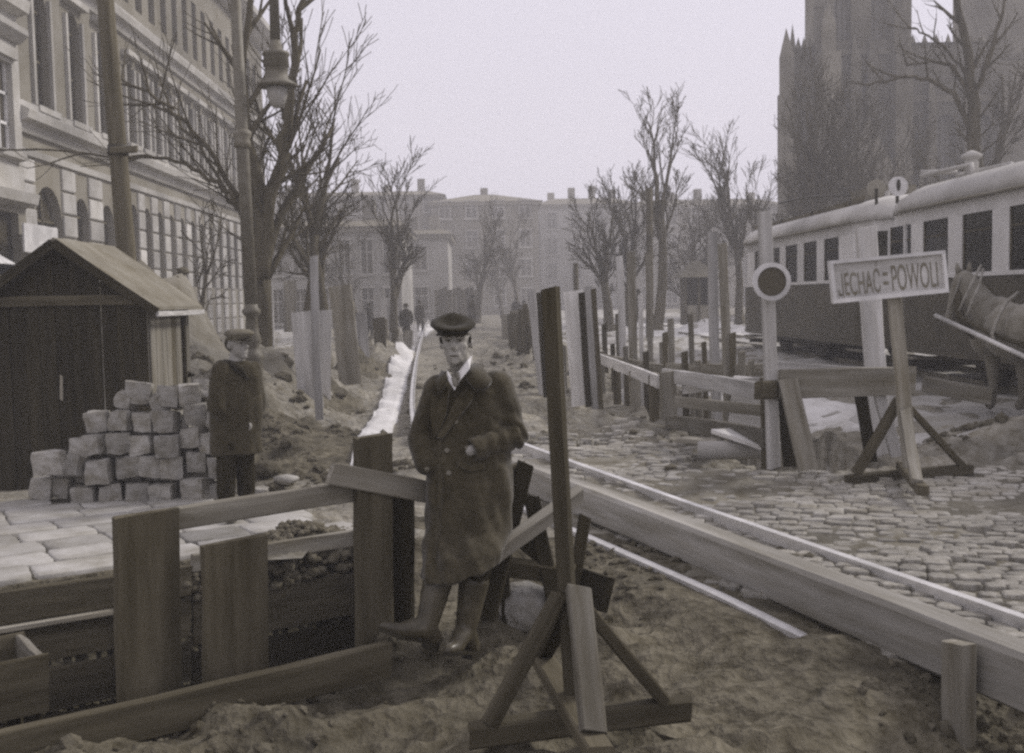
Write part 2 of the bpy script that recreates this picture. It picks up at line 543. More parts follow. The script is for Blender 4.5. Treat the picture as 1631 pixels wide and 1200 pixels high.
def hgt(x, y):
    x = np.asarray(x, float); y = np.asarray(y, float)
    z = -0.1 * sstep(-0.6, -1.3, x) * sstep(5.6, 6.6, y)
    z = z + 0.2 * sstep(3.2, 6.2, x) * sstep(6, 11, y)
    for mx_, my_, rx, ry, h in MOUNDS:
        e = np.exp(-(((x - mx_) / rx) ** 2 + ((y - my_) / ry) ** 2))
        z = z + h * e * (0.82 + 0.36 * vnoise(x, y, 2.2, 3) * (h > .3))
    near = sstep(14, 9, y)
    flat = 1 - 0.75 * np.maximum(sstep(0.6, 1.6, x) * sstep(3.5, 4.5, y) * sstep(9.6, 9.0, y), sstep(-.1, .3, x) * sstep(2.0, 1.6, x) * sstep(7.5, 8.5, y))      # under the paving
    flat = flat * (1 - 0.95 * sstep(-1.2, -1.6, x) * sstep(6.4, 6.8, y) * sstep(11, 10, y))
    strip = np.exp(-((x + .75 + 0.022 * (y - 8)) / .95) ** 4) * sstep(8, 10, y)
    flat = flat * (1 - .8 * strip)
    z = z + flat * ((vnoise(x, y, 1.1, 1) - .5) * 0.10 + (vnoise(x, y, 3.7, 2) - .5) * 0.06 + near * (abs(vnoise(x, y, 5.0, 4) - .5) * 0.05 + (vnoise(x, y, 10.0, 14) - .5) * 0.04 + (vnoise(x, y, 17.0, 5) - .5) * 0.025))
    rough = sstep(10, 14, y) * sstep(60, 30, y) * sstep(-6.5, -5, x) * sstep(2.5, 1.5, x)
    strip = np.exp(-((x + .75 + 0.022 * (y - 8)) / .95) ** 4)
    rough = rough * (1 - .85 * strip)
    z = z + rough * ((vnoise(x, y, 1.7, 6) - .4) * 0.16 + (vnoise(x, y, 4.3, 7) - .5) * 0.10)
    ru, rv = x * .33 - y * .94, x * .94 + y * .33
    z = z + near * flat * sstep(-1.0, 0, x) * (vnoise(ru * .5, rv * 4.5, 1, 71) - .5) * .045
    # the rails' bed is levelled
    t_ = np.clip(((x - RA.x) * RD.x + (y - RA.y) * RD.y), -.5, 2.9)
    dl = np.hypot(x - RA.x - RD.x * t_, y - RA.y - RD.y * t_)
    z = z * (1 - .92 * sstep(.42, .16, dl)) + .004 * sstep(.42, .16, dl)
    z = z + .075 * np.exp(-((x - RE.x) ** 2 + (y - RE.y) ** 2) / .22 ** 2)
    d = inpoly(TR_L, x, y)
    z = np.where(d, -1.6 + 0.12 * vnoise(x, y, 2, 8), z)
    d2 = inpoly(TR_R, x, y)
    z = np.where(d2, -0.75 + 0.25 * vnoise(x, y, 1.3, 9), z)
    return z

def H(x, y): return float(hgt(np.array([x]), np.array([y]))[0])

def onH(px, py):
    z = 0.0
    for _ in range(12):
        p = on(px, py, z); z = .5 * z + .5 * H(p.x, p.y)
    return p

def axis(lo, a, b, hi, step, grow):
    c = list(np.arange(a, b + 1e-6, step))
    s, v = step, c[-1]
    while v < hi:
        s *= grow; v += s; c.append(v)
    s, v = step, c[0]; l = []
    while v > lo:
        s *= grow; v -= s; l.append(v)
    return np.array(l[::-1] + c)

gx = axis(-150, -5.2, 5.6, 150, 0.055, 1.075)
gy = axis(-20, 2.6, 12.5, 190, 0.055, 1.03)
GX, GY = np.meshgrid(gx, gy)
GZ = hgt(GX, GY)
nx, ny = len(gx), len(gy)
V = np.stack([GX.ravel(), GY.ravel(), GZ.ravel()], 1)
idx = np.arange(nx * ny).reshape(ny, nx)
F = np.stack([idx[:-1, :-1].ravel(), idx[:-1, 1:].ravel(), idx[1:, 1:].ravel(), idx[1:, :-1].ravel()], 1)
me_g = mesh('ground', V, F.tolist(), M_DIRT, True)
me_g.materials.append(M_DIRTD)
cx_, cy_ = V[F, 0].mean(1), V[F, 1].mean(1)
jx_ = (vnoise(cx_, cy_, 1.3, 61) - .5) * .9 + (vnoise(cx_, cy_, 6, 62) - .5) * .35; jy_ = (vnoise(cx_, cy_, 1.3, 63) - .5) * .9 + (vnoise(cx_, cy_, 6, 64) - .5) * .35
dark_faces = inpoly([(-6, 0), (3.2, 0), (1.6, 4.6), (.9, 6.2), (-.2, 6.6), (-1.2, 7.6), (-6, 7)], cx_ + jx_, cy_ + jy_)  # ragged foreground outline that takes the darker soil tone
for q0, q1, qr in ((-2.4, 12.6, 1.2), (-2.9, 17.5, 1.0), (-2.9, 25, 1.2)):
    dark_faces |= ((cx_ - q0) ** 2 + ((cy_ - q1) / 1.6) ** 2 + jx_ * .5 < qr ** 2 * .8)
me_g.polygons.foreach_set('material_index', dark_faces.astype(np.int32))
g = link('ground', me_g)
tag(g, kind='structure')

def sheet(name, poly, m, off=0.012, step=0.15, ragged=0.25, seed=1, thick=0.0, parent=None, kind='structure', rs=1.6, x_=None):
    """a sheet that follows the ground inside a ragged outline"""
    P = np.array(poly)
    x0, y0 = P.min(0) - ragged; x1, y1 = P.max(0) + ragged
    xs = np.arange(x0, x1 + step, step); ys = np.arange(y0, y1 + step, step * (1 if (y1 - y0) < 15 else 2))
    X, Y = np.meshgrid(xs, ys)
    jx = (vnoise(X, Y, rs, seed) - .5) * 2 * ragged + (vnoise(X, Y, rs * 4, seed + 3) - .5) * ragged * .3
    jy = (vnoise(X, Y, rs, seed + 5) - .5) * 2 * ragged + (vnoise(X, Y, rs * 4, seed + 7) - .5) * ragged * .3
    ins = inpoly(poly, X + jx, Y + jy)
    # soft thickness: more where well inside
    k = ins.astype(float)
    for _ in range(3):
        q = np.pad(k, 1, mode='edge'); k = (q[:-2, 1:-1] + q[2:, 1:-1] + q[1:-1, :-2] + q[1:-1, 2:] + q[1:-1, 1:-1]) / 5
    Z = hgt(X, Y) + np.where(ins, off, -0.03) + thick * np.clip(k - .4, 0, 1) * (0.6 + 0.8 * vnoise(X, Y, 2.5, seed + 11))
    n_y, n_x = X.shape
    id_ = np.arange(n_x * n_y).reshape(n_y, n_x)
    q = np.stack([id_[:-1, :-1].ravel(), id_[:-1, 1:].ravel(), id_[1:, 1:].ravel(), id_[1:, :-1].ravel()], 1)
    keep = ins.ravel()[q].any(1)
    q = q[keep]
    used = np.unique(q); mp = -np.ones(n_x * n_y, int); mp[used] = np.arange(len(used))
    o = link(name, mesh(name, np.stack([X.ravel(), Y.ravel(), Z.ravel()], 1)[used], mp[q].tolist(), m, True), parent)
    if parent is None: tag(o, kind=kind)
    return o

# the street on the right and the far carriageway
sheet('street', [(3.6, 9.9), (16, 9.9), (16, 130), (2.2, 130), (2.6, 40), (3.2, 19), (3.6, 16)], M_ROAD, 0.015, 0.3, 0.3, 4)
sheet('pavement', [(-11.8, 20), (-5.2, 20), (-4.6, 120), (-11.8, 120)], M_PALE, 0.02, 0.4, 0.2, 6)
heap = sheet('earth_bank', [(-6.9, 14.6), (-3.2, 14.0), (-2.9, 19), (-6.9, 19.5)], M_PALE, 0.03, 0.12, 0.35, 8)
tag(heap, 'pale crumbly earth heaped behind the shed and lamp post', 'earth', kind='stuff')

def snowpatch(pts, label, seed, m=M_SNOW, rag=0.2, th=0.07, step=0.09, z=0.0, rs=1.6, off=.03):
    P = [xy(onH(a, b)) for a, b in pts]
    o = sheet('snow', P, m, off, step, rag, seed, th, kind='stuff', rs=rs)
    return tag(o, label, 'snow')

rows_ = [(541, 658, 662), (552, 650, 661), (562, 640, 660), (572, 626, 657), (580, 622, 655), (588, 617, 652), (596, 613, 650), (603, 610, 648), (610, 608, 645), (620, 606, 642), (635, 600, 638), (650, 592, 634), (668, 583, 627), (685, 573, 621), (700, 565, 614), (718, 557, 600), (735, 551, 588), (765, 543, 568)]
yy_ = np.arange(541, 766, 1.5)
la = np.interp(yy_, [r[0] for r in rows_], [r[1] for r in rows_]); ra = np.interp(yy_, [r[0] for r in rows_], [r[2] for r in rows_])
NC = 22
XY = []
for k, (y_, l_, r_) in enumerate(zip(yy_, la, ra)):
    w_ = max(2.0, r_ - l_)
    l_ += (mnoise.noise(Vector((y_ * .09, 1, 0))) * 3 + mnoise.noise(Vector((y_ * .3, 5, 0))) * 1.5) * min(1, w_ / 25)
    r_ += (mnoise.noise(Vector((y_ * .07, 9, 0))) * 4 + mnoise.noise(Vector((y_ * .3, 7, 0))) * 1.5) * min(1, w_ / 25)
    for c in range(NC):
        p = on(l_ + (r_ - l_) * c / (NC - 1), y_, .05); XY.append((p.x, p.y, c))
XY = np.array(XY)
zs = hgt(XY[:, 0], XY[:, 1])
edge_ = np.minimum(XY[:, 2], NC - 1 - XY[:, 2])
zs = zs + np.where(edge_ == 0, -.03, .05 + .03 * np.minimum(edge_, 5) / 5) + (vnoise(XY[:, 0], XY[:, 1], 2, 91) - .5) * .018 * (edge_ > 1)
sf = [(r * NC + c, r * NC + c + 1, (r + 1) * NC + c + 1, (r + 1) * NC + c) for r in range(len(yy_) - 1) for c in range(NC - 1)]
o = mk('snow', np.stack([XY[:, 0], XY[:, 1], zs], 1), sf, M_SNOW, None, True)
tag(o, 'long bright strip of snow beside the central track bed', 'snow', kind='stuff')
snowpatch([(640, 528), (690, 512), (680, 530), (660, 541)], 'small snow patch at the far end of the central bank', 22, z=0.2, rag=0.2, step=0.15)
snowpatch([(955, 540), (955, 513), (1180, 527), (1185, 545), (1100, 543)], 'bright snow band on the street before the far trees', 23, z=0.1, rag=0.5, step=0.2)
snowpatch([(1275, 650), (1370, 645), (1368, 700), (1330, 708), (1270, 700)], 'slushy snow under the horizontal plank barrier', 24, M_SLUSH, 0.15, z=0.05)
snowpatch([(1050, 610), (1160, 600), (1215, 612), (1215, 650), (1130, 640)], 'trampled snow on the street behind the trench fence', 25, M_SLUSH, 0.3, z=0.1)
snowpatch([(430, 520), (462, 512), (470, 545), (440, 556)], 'grey snow remnant beside the big left tree', 26, M_SLUSH, 0.2, z=0.25)

# ---- cobbled street: bedding sheet, stones set in it
COBP = [(0.62, 7.5), (1.0, 6.3), (1.5, 4.9), (1.85, 4.1), (2.4, 2.7), (6.8, 2.7), (6.8, 9.7), (4.2, 9.3), (2.3, 8.75), (2.0, 9.6), (1.65, 11.0), (1.55, 13.5), (.3, 13.5), (.15, 10.5), (.4, 8.6)]
bed = sheet('cobbled_street', COBP, M_BED, 0.012, 0.12, 0.2, 31)
def cobmesh(seed):
    rng = random.Random(seed)
    V, F = [], []
    n = 10
    o = Vector((seed * 5.1, seed * 2.3, 0))
    for r_, z in ((0.51, -0.06), (0.505, 0.016), (0.475, 0.0225), (0.34, 0.0245)):
        for k in range(n):
            a = 2 * math.pi * k / n + 0.3
            ca, sa = math.cos(a), math.sin(a)
            x = r_ * math.copysign(abs(ca) ** .5, ca); y = r_ * math.copysign(abs(sa) ** .5, sa)
            j = 1 + 0.26 * mnoise.noise(Vector((ca, sa, 0)) * 1.4 + o)
            V.append((x * j, y * j, z + 0.006 * mnoise.noise(Vector((x, y, z)) * 4 + o)))
    V.append((0, 0, 0.0245))
    for i in range(3):
        for k in range(n):
            q = (k + 1) % n
            F.append((i * n + k, i * n + q, (i + 1) * n + q, (i + 1) * n + k))
    for k in range(n): F.append((3 * n + k, 3 * n + (k + 1) % n, 4 * n))
    return V, F
COBS = [cobmesh(i + 1) for i in range(6)]
COBM = [mesh('cobble', v, f, M_COB, True) for v, f in COBS]
rng = random.Random(5)
cand = []
ca_, sa_ = math.cos(math.radians(19)), math.sin(math.radians(19))   # courses run obliquely
row = 0
v_ = -3.0
while v_ < 12:
    hgt_ = rng.uniform(0.095, 0.13)
    u_ = -5 + rng.uniform(0, .2)
    while u_ < 10:
        l_ = rng.uniform(0.11, 0.185)
        X = (u_ + l_ / 2) * ca_ + v_ * sa_; Y = -(u_ + l_ / 2) * sa_ + (v_ + hgt_ / 2) * ca_ + 1.5
        cand.append((X, Y, l_, hgt_))
        u_ += l_ + 0.004
    v_ += hgt_ + 0.004
A = np.array(cand)
jx = (vnoise(A[:, 0], A[:, 1], 1.7, 41) - .5) * .5; jy = (vnoise(A[:, 0], A[:, 1], 1.7, 42) - .5) * .5
A = A[inpoly(COBP, A[:, 0] + jx, A[:, 1] + jy)]
zz = hgt(A[:, 0], A[:, 1])
vis = []
for (X, Y, l_, h_), z in zip(A, zz):
    p = pix((X, Y, z))
    inv = -20 < p[0] < 1650 and p[1] < 1215
    vis.append(inv)
order = sorted(range(len(A)), key=lambda i: (not vis[i], A[i][1]))
restV, restF = [], []
for rank, i in enumerate(order):
    X, Y, l_, h_ = A[i]
    edge = vnoise(np.array([X]), np.array([Y]), 1.1, 43)[0]
    sink = -0.006 - 0.020 * edge + rng.uniform(-.007, .007)
    M = Matrix.Translation((X, Y, zz[i] + sink)) @ Matrix.Rotation(-math.radians(19) + rng.uniform(-.16, .16), 4, 'Z') @ Matrix.Rotation(rng.uniform(-.05, .05), 4, 'X') @ Matrix.Rotation(rng.uniform(-.05, .05), 4, 'Y') @ Matrix.Diagonal((l_ * rng.uniform(.95, 1.08), h_ * rng.uniform(.95, 1.08), 1, 1))
    k = rng.randrange(6)
    if rank < 290 and vis[i]:
        link('cobble', COBM[k], bed, M)
    else:
        n = len(restV)
        restV += [M @ Vector(v) for v in COBS[k][0]]
        restF += [tuple(q + n for q in f) for f in COBS[k][1]]
cr = mk('cobbles', restV, restF, M_COB, bed, True)
cr['kind'] = 'stuff'

# ---- paving slabs of the left footway
foot = link('footway', mesh('footway', [(-7.5, 6.45, -0.135), (-1.25, 7.35, -0.135), (-1.2, 10.4, -0.135), (-7.5, 10.4, -0.135)], [(0, 1, 2, 3)], M_DIRT))
tag(foot, kind='structure')
rng = random.Random(9)
fx = TF1 - TF0; ang = math.atan2(fx.y, fx.x)
u0 = Vector((math.cos(ang), math.sin(ang), 0)); n0 = Vector((-u0.y, u0.x, 0))
org = Vector((TF0.x, TF0.y, 0))
for r in range(8):
    s = rng.uniform(-.3, 0)
    while s < 6.6:
        L_ = rng.uniform(0.42, 0.58); D_ = 0.36
        c = org + u0 * (s + L_ / 2) + n0 * (0.08 + r * (D_ + .012) + D_ / 2)
        p = pix((c.x, c.y, -.08))
        if -160 < p[0] < 520 - 12 * r and c.y < 9.2 + .05 * r:
            bmv, bmf = settshape(rng.randrange(9999), (L_, D_, 0.09), .3)
            bmv = [(a, b, max(-0.045, min(0.042, q * 1.6))) for a, b, q in bmv]
            me = mesh('slab', bmv, bmf, M_SLAB, True)
            link('slab', me, foot, Matrix.Translation((c.x, c.y, -0.115 + rng.uniform(-.006, .006))) @ Matrix.Rotation(ang + rng.uniform(-.015, .015), 4, 'Z') @ Matrix.Rotation(rng.uniform(-.012, .012), 4, 'X'))
        s += L_ + 0.012

# ---- loose soil in the foreground
rng = random.Random(77)
CL = [rockshape(i + 1, 1, 1, .7, 1, 0.55) for i in range(6)]
cv, cf = [], []
def clods(n, x0, x1, y0, y1, s0, s1):
    r_ = np.random.RandomState(n)
    X, Y = r_.uniform(x0, x1, n), r_.uniform(y0, y1, n)
    ok = (vnoise(X, Y, .9, 51) > r_.rand(n) * .8) & ~inpoly(TR_L, X, Y) & ~inpoly(TR_R, X, Y)
    X, Y = X[ok], Y[ok]; Z = hgt(X, Y)
    for x, y, z in zip(X, Y, Z):
        s = s0 + (s1 - s0) * rng.random() ** 3
        v, f = CL[rng.randrange(6)]
        M = Matrix.Translation((x, y, z + s * .2)) @ Matrix.Rotation(rng.uniform(0, 6), 4, 'Z') @ Matrix.Diagonal((s * rng.uniform(.7, 1.3), s, s, 1))
        b = len(cv); cv.extend(M @ Vector(q) for q in v); cf.extend(tuple(i + b for i in q) for q in f)
clods(6500, -2.2, 2.4, 2.9, 7.0, .009, .045)
clods(260, -2.2, 2.4, 2.9, 7.0, .03, .07)
clods(2600, -1.2, 2.4, 6.5, 13, .012, .075)
clods(350, 1.4, 6.5, 8.7, 10.2, .012, .07)
clods(1200, -3.6, -1.2, 9.6, 16, .02, .10)
clods(700, 4.0, 6.6, 9.9, 11.4, .02, .10)
clods(1100, -6.5, -3.0, 13.5, 19, .02, .15)
clods(900, -3.6, 2.2, 13, 34, .03, .16)
sc_ = mk('soil_clods', cv, cf, M_CLOD, None, False)
tag(sc_, 'loose crumbs and clods of soil strewn over the dug ground', 'soil', kind='stuff')
# ------------------------------------------------------------------ buildings
def arch_pts(c, hw, v0, v1, arched, n=8):
    """outline of an opening in wall coordinates (u, v), counter-clockwise from lower left"""
    if not arched: return [(c - hw, v0), (c + hw, v0), (c + hw, v1), (c - hw, v1)]
    sp = v1 - hw
    return [(c - hw, v0), (c + hw, v0)] + [(c + hw * math.cos(math.pi * k / n), sp + hw * math.sin(math.pi * k / n)) for k in range(n + 1)]

def wall(name, P, u0, u1, v0, v1, ops, m, parent, depth=0.3):
    """flat wall with recessed openings. P(u, v, d) gives the world point at depth d behind the face.
    ops: (centre, halfwidth, bottom, top, arched), not overlapping along u within the band"""
    V, F = [], []
    def quad(a, b, c, d):
        n = len(V); V.extend([a, b, c, d]); F.append((n, n + 1, n + 2, n + 3))
    def poly(pts):
        n = len(V); V.extend(pts); F.append(tuple(range(n, n + len(pts))))
    cur = u0
    for c, hw, b, t, ar in sorted(ops):
        quad(P(cur, v0, 0), P(c - hw, v0, 0), P(c - hw, v1, 0), P(cur, v1, 0))
        quad(P(c - hw, v0, 0), P(c + hw, v0, 0), P(c + hw, b, 0), P(c - hw, b, 0))
        if ar:
            o = arch_pts(c, hw, b, t, True)[2:]
            for i in range(len(o) - 1):
                (a0, b0), (a1, b1) = o[i], o[i + 1]
                quad(P(a1, b1, 0), P(a0, b0, 0), P(a0, v1, 0), P(a1, v1, 0))
            quad(P(c - hw, b, 0), P(c - hw, b, 0), P(c - hw, b, 0), P(c - hw, b, 0)) if False else None
        else:
            quad(P(c - hw, t, 0), P(c + hw, t, 0), P(c + hw, v1, 0), P(c - hw, v1, 0))
        o = arch_pts(c, hw, b, t, ar)
        for i in range(len(o)):
            (a0, b0), (a1, b1) = o[i], o[(i + 1) % len(o)]
            quad(P(a0, b0, 0), P(a1, b1, 0), P(a1, b1, depth), P(a0, b0, depth))
        cur = c + hw
    quad(P(cur, v0, 0), P(u1, v0, 0), P(u1, v1, 0), P(cur, v1, 0))
    return mk(name, V, F, m, parent)

def fill_opening(P, c, hw, b, t, ar, parent, depth=0.28, bars=(1, 2), fm=M_FRAME, gm=M_GLASS, nm='window'):
    o = arch_pts(c, hw, b, t, ar)
    V = [P(u, v, depth - .02) for u, v in o]
    pane = mk(nm, V, [tuple(range(len(V)))], gm, parent)
    parts = []
    def bar(ua, ub, va, vb):
        q = [P(u, v, d) for u in (ua, ub) for v in (va, vb) for d in (depth - .09, depth - .03)]
        parts.append((q, BOXF))
    tt = t - (hw if ar else 0)
    for i in range(bars[0]):
        u = c - hw + 2 * hw * (i + 1) / (bars[0] + 1); bar(u - .035, u + .035, b, t - .03 if not ar else t - .06)
    for i in range(bars[1]):
        v = b + (tt - b) * (i + 1) / (bars[1] + (0 if ar else 1)); bar(c - hw, c + hw, v - .035, v + .035)
    bar(c - hw, c - hw + .06, b, tt); bar(c + hw - .06, c + hw, b, tt); bar(c - hw, c + hw, b, b + .07)
    vv, ff = merge(parts)
    mk('frame', vv, ff, fm, pane)
    return pane

def cornice(name, P, u0, u1, prof, m, parent):
    """moulding: prof = (projection, height) outline"""
    r0 = [P(u0, z, -d) for d, z in prof]; r1 = [P(u1, z, -d) for d, z in prof]
    V, F = loft([r0, r1])
    return mk(name, V, F, m, parent)

# ---- long school-like facade on the left
FX = -12.0
b = thing('street_building', 'long ornate grey building with arched windows lining the left street side', 'building', (FX, 45, 0))
PF = lambda u, v, d: Vector((FX - d, u, v))
bays = [38.7 + 1.55 * k for k in range(15)]
ops0 = [(31.15, 0.95, 0.2, 4.95, True), (33.7, 0.55, 2.3, 4.85, True), (36.0, 0.55, 2.3, 4.85, True)] + [(c, 0.40, 2.35, 5.1, True) for c in bays]
ops1 = [(31.1, 0.55, 7.05, 10.3, True), (33.6, 0.55, 7.05, 10.3, True), (36.0, 0.55, 7.05, 10.3, True)] + [(c, 0.40, 7.15, 9.9, k % 3 == 1) for k, c in enumerate(bays)]
ops2 = [(31.1, 0.5, 12.0, 14.6, False), (33.6, 0.5, 12.0, 14.6, False), (36.0, 0.5, 12.0, 14.6, False)] + [(c, 0.38, 12.0, 14.4, False) for c in bays]
wall('ground_floor_wall', PF, 29.0, 62.5, -.3, 6.15, ops0, M_STUC, b)
wall('first_floor_wall', PF, 29.0, 62.5, 6.15, 11.2, ops1, M_STUC, b)
wall('second_floor_wall', PF, 29.0, 62.5, 11.2, 16.0, ops2, M_STUC, b)
for ops in (ops0, ops1, ops2):
    for o in ops: fill_opening(PF, *o, b, fm=M_WOODD)
cor = [(-.05, 6.2), (.12, 6.2), (.2, 6.42), (.42, 6.5), (.46, 6.72), (.18, 6.86), (.18, 7.0), (-.05, 7.0)]
cornice('string_course', PF, 29.0, 62.6, cor, M_STONE, b)
cornice('string_course', PF, 29.0, 62.6, [(d * .9, z + 4.55) for d, z in cor], M_STONE, b)
cornice('string_course', PF, 29.0, 62.6, [(-.03, 5.62), (.1, 5.62), (.1, 5.8), (-.03, 5.8)], M_STONE, b)
cornice('eaves_cornice', PF, 28.9, 62.7, [(-.05, 15.6), (.3, 15.7), (.9, 16.2), (.9, 16.5), (-.05, 16.5)], M_STONE, b)
box('back_volume', FX - 9, FX - .36, 29.02, 62.45, -.3, 16.3, M_STUC, b)
mk('roof', [(FX + .8, 28.9, 16.5), (FX + .8, 62.7, 16.5), (FX - 9.2, 62.7, 16.5), (FX - 9.2, 28.9, 16.5), (FX - 4.2, 28.9, 20), (FX - 4.2, 62.7, 20)], [(0, 1, 5, 4), (3, 4, 5, 2), (0, 4, 3), (1, 2, 5), (0, 3, 2, 1)], M_ROOF, b)
# rusticated blocks between the ground floor openings
edges = []
cur = 29.0
for c, hw, bb, t, ar in sorted(ops0):
    edges.append((cur, c - hw)); cur = c + hw
edges.append((cur, 62.5))
unit, uf = settshape(3, (1, 1, 1))
bl = {}
def block(u0, u1, z0, z1, d=.07):
    L_, h_ = round(u1 - u0, 2), round(z1 - z0, 2)
    key = (L_, h_)
    if key not in bl:
        e = .03
        V = []
        for x, k in ((0, 0), (d - .02, 0), (d, e)):
            V += [(x, k, k), (x, L_ - k, k), (x, L_ - k, h_ - k), (x, k, h_ - k)]
        F = [(0, 1, 5, 4), (1, 2, 6, 5), (2, 3, 7, 6), (3, 0, 4, 7), (4, 5, 9, 8), (5, 6, 10, 9), (6, 7, 11, 10), (7, 4, 8, 11), (8, 9, 10, 11)]
        bl[key] = mesh('block', V, F, M_RUST)
    return link('block', bl[key], b, Matrix.Translation((FX, u0, z0)))
for u0, u1 in edges:
    z = 0.3
    while z < 5.5:
        if u1 - u0 > .15: block(u0 + .02, u1 - .02, z + .03, z + .62)
        z += .66
for c, hw, bb, t, ar in ops1:   # window surrounds
    for s_ in (-1, 1):
        box('jamb', FX, FX + .10, c + s_ * (hw + .1) - .08, c + s_ * (hw + .1) + .08, bb, t - hw * .3, M_STONE, b)
    box('sill', FX, FX + .22, c - hw - .2, c + hw + .2, bb - .16, bb, M_STONE, b)
    box('hood_mould', FX, FX + .26, c - hw - .24, c + hw + .24, t + .18, t + .36, M_STONE, b)

# ---- neighbouring house at the left edge with its shop front
HX = -11.75
b2 = thing('corner_house', 'pale house with a tall sash window and dark shopfront at the left edge', 'house', (HX, 26, 0))
PH = lambda u, v, d: Vector((HX - d, u, v))
o2 = [(28.05, 0.5, 5.5, 7.75, False), (25.4, 0.5, 5.5, 7.75, False), (22.8, 0.5, 5.5, 7.75, False)]
og = [(27.0, 1.5, 0.4, 4.0, False), (23.4, 1.4, 0.4, 4.0, False)]
ot = [(28.05, 0.5, 10.0, 12.2, False), (25.4, 0.5, 10.0, 12.2, False)]
wall('ground_floor_wall', PH, 20, 28.98, -.3, 4.3, og, M_STUC, b2)
wall('first_floor_wall', PH, 20, 28.98, 4.3, 9.0, o2, M_STONE, b2)
wall('second_floor_wall', PH, 20, 28.98, 9.0, 14, ot, M_STONE, b2)
for o in o2 + ot: fill_opening(PH, *o, b2, depth=.25, fm=M_WHITE)
for o in og: fill_opening(PH, *o, b2, depth=.27, bars=(2, 1), fm=M_WOODB)
for o in o2:
    c, hw, bb, t, _ = o
    cornice('hood_mould', PH, c - .85, c + .85, [(-.02, t + .55), (.1, t + .55), (.32, t + .75), (.32, t + .9), (-.02, t + .95)], M_STONE, b2)
    cornice('lintel', PH, c - .65, c + .65, [(-.02, t + .1), (.12, t + .1), (.12, t + .3), (-.02, t + .3)], M_STONE, b2)
    cornice('sill', PH, c - .7, c + .7, [(-.02, bb - .2), (.2, bb - .15), (.2, bb), (-.02, bb)], M_STONE, b2)
cornice('string_course', PH, 20, 29.05, [(-.02, 4.15), (.3, 4.25), (.36, 4.5), (-.02, 4.6)], M_STONE, b2)
cornice('string_course', PH, 20, 29.05, [(-.02, 9.0), (.3, 9.1), (.36, 9.4), (-.02, 9.5)], M_STONE, b2)
box('back_volume', HX - 8, HX - .32, 20, 28.9, -.3, 14, M_STUC, b2)
# signs on the shop fronts
s1 = thing('shop_sign', 'whitish blank signboard beside the arched doorway', 'sign', (HX + .3, 29.8, 3.0))
a0, a1 = atx(36, 355, HX + .35), atx(90, 368, HX + .35)
plank('panel', (a0.x, a0.y, a0.z - .36), (a1.x, a1.y, a0.z - .36), .72, .05, (0, 0, 1), M_WHITE, s1)
for q in (a0.y + .3, a1.y - .3):
    plank('bracket', (HX - .1, q, a0.z - .3), (a0.x, q, a0.z - .3), .05, .05, (0, 0, 1), M_IRON, s1)
s2 = thing('shop_awning', 'pale canvas awning over the shop at the far left', 'awning', (HX + .3, 26.5, 2.3))
a0 = atx(-60, 440, HX + 1.0); a1 = atx(24, 425, HX + 1.0)
V = [(HX + .02, a0.y, a0.z + .95), (HX + .02, a1.y, a0.z + .95), (HX + 1.0, a1.y, a0.z + .35), (HX + 1.0, a0.y, a0.z + .35), (HX + 1.0, a1.y, a0.z + .05), (HX + 1.0, a0.y, a0.z + .05)]
V += [(x, y, z - .03) for x, y, z in V]
mk('canvas', V, [(0, 1, 2, 3), (3, 2, 4, 5), (9, 8, 7, 6), (11, 10, 8, 9), (0, 3, 9, 6), (1, 7, 8, 2), (5, 4, 10, 11), (2, 8, 10, 4), (3, 5, 11, 9), (0, 6, 7, 1)], M_WHITE, s2)
plank('front_bar', (HX + 1.0, a0.y, a0.z + .02), (HX + 1.0, a1.y, a0.z + .02), .05, .05, (0, 0, 1), M_IRON, s2)

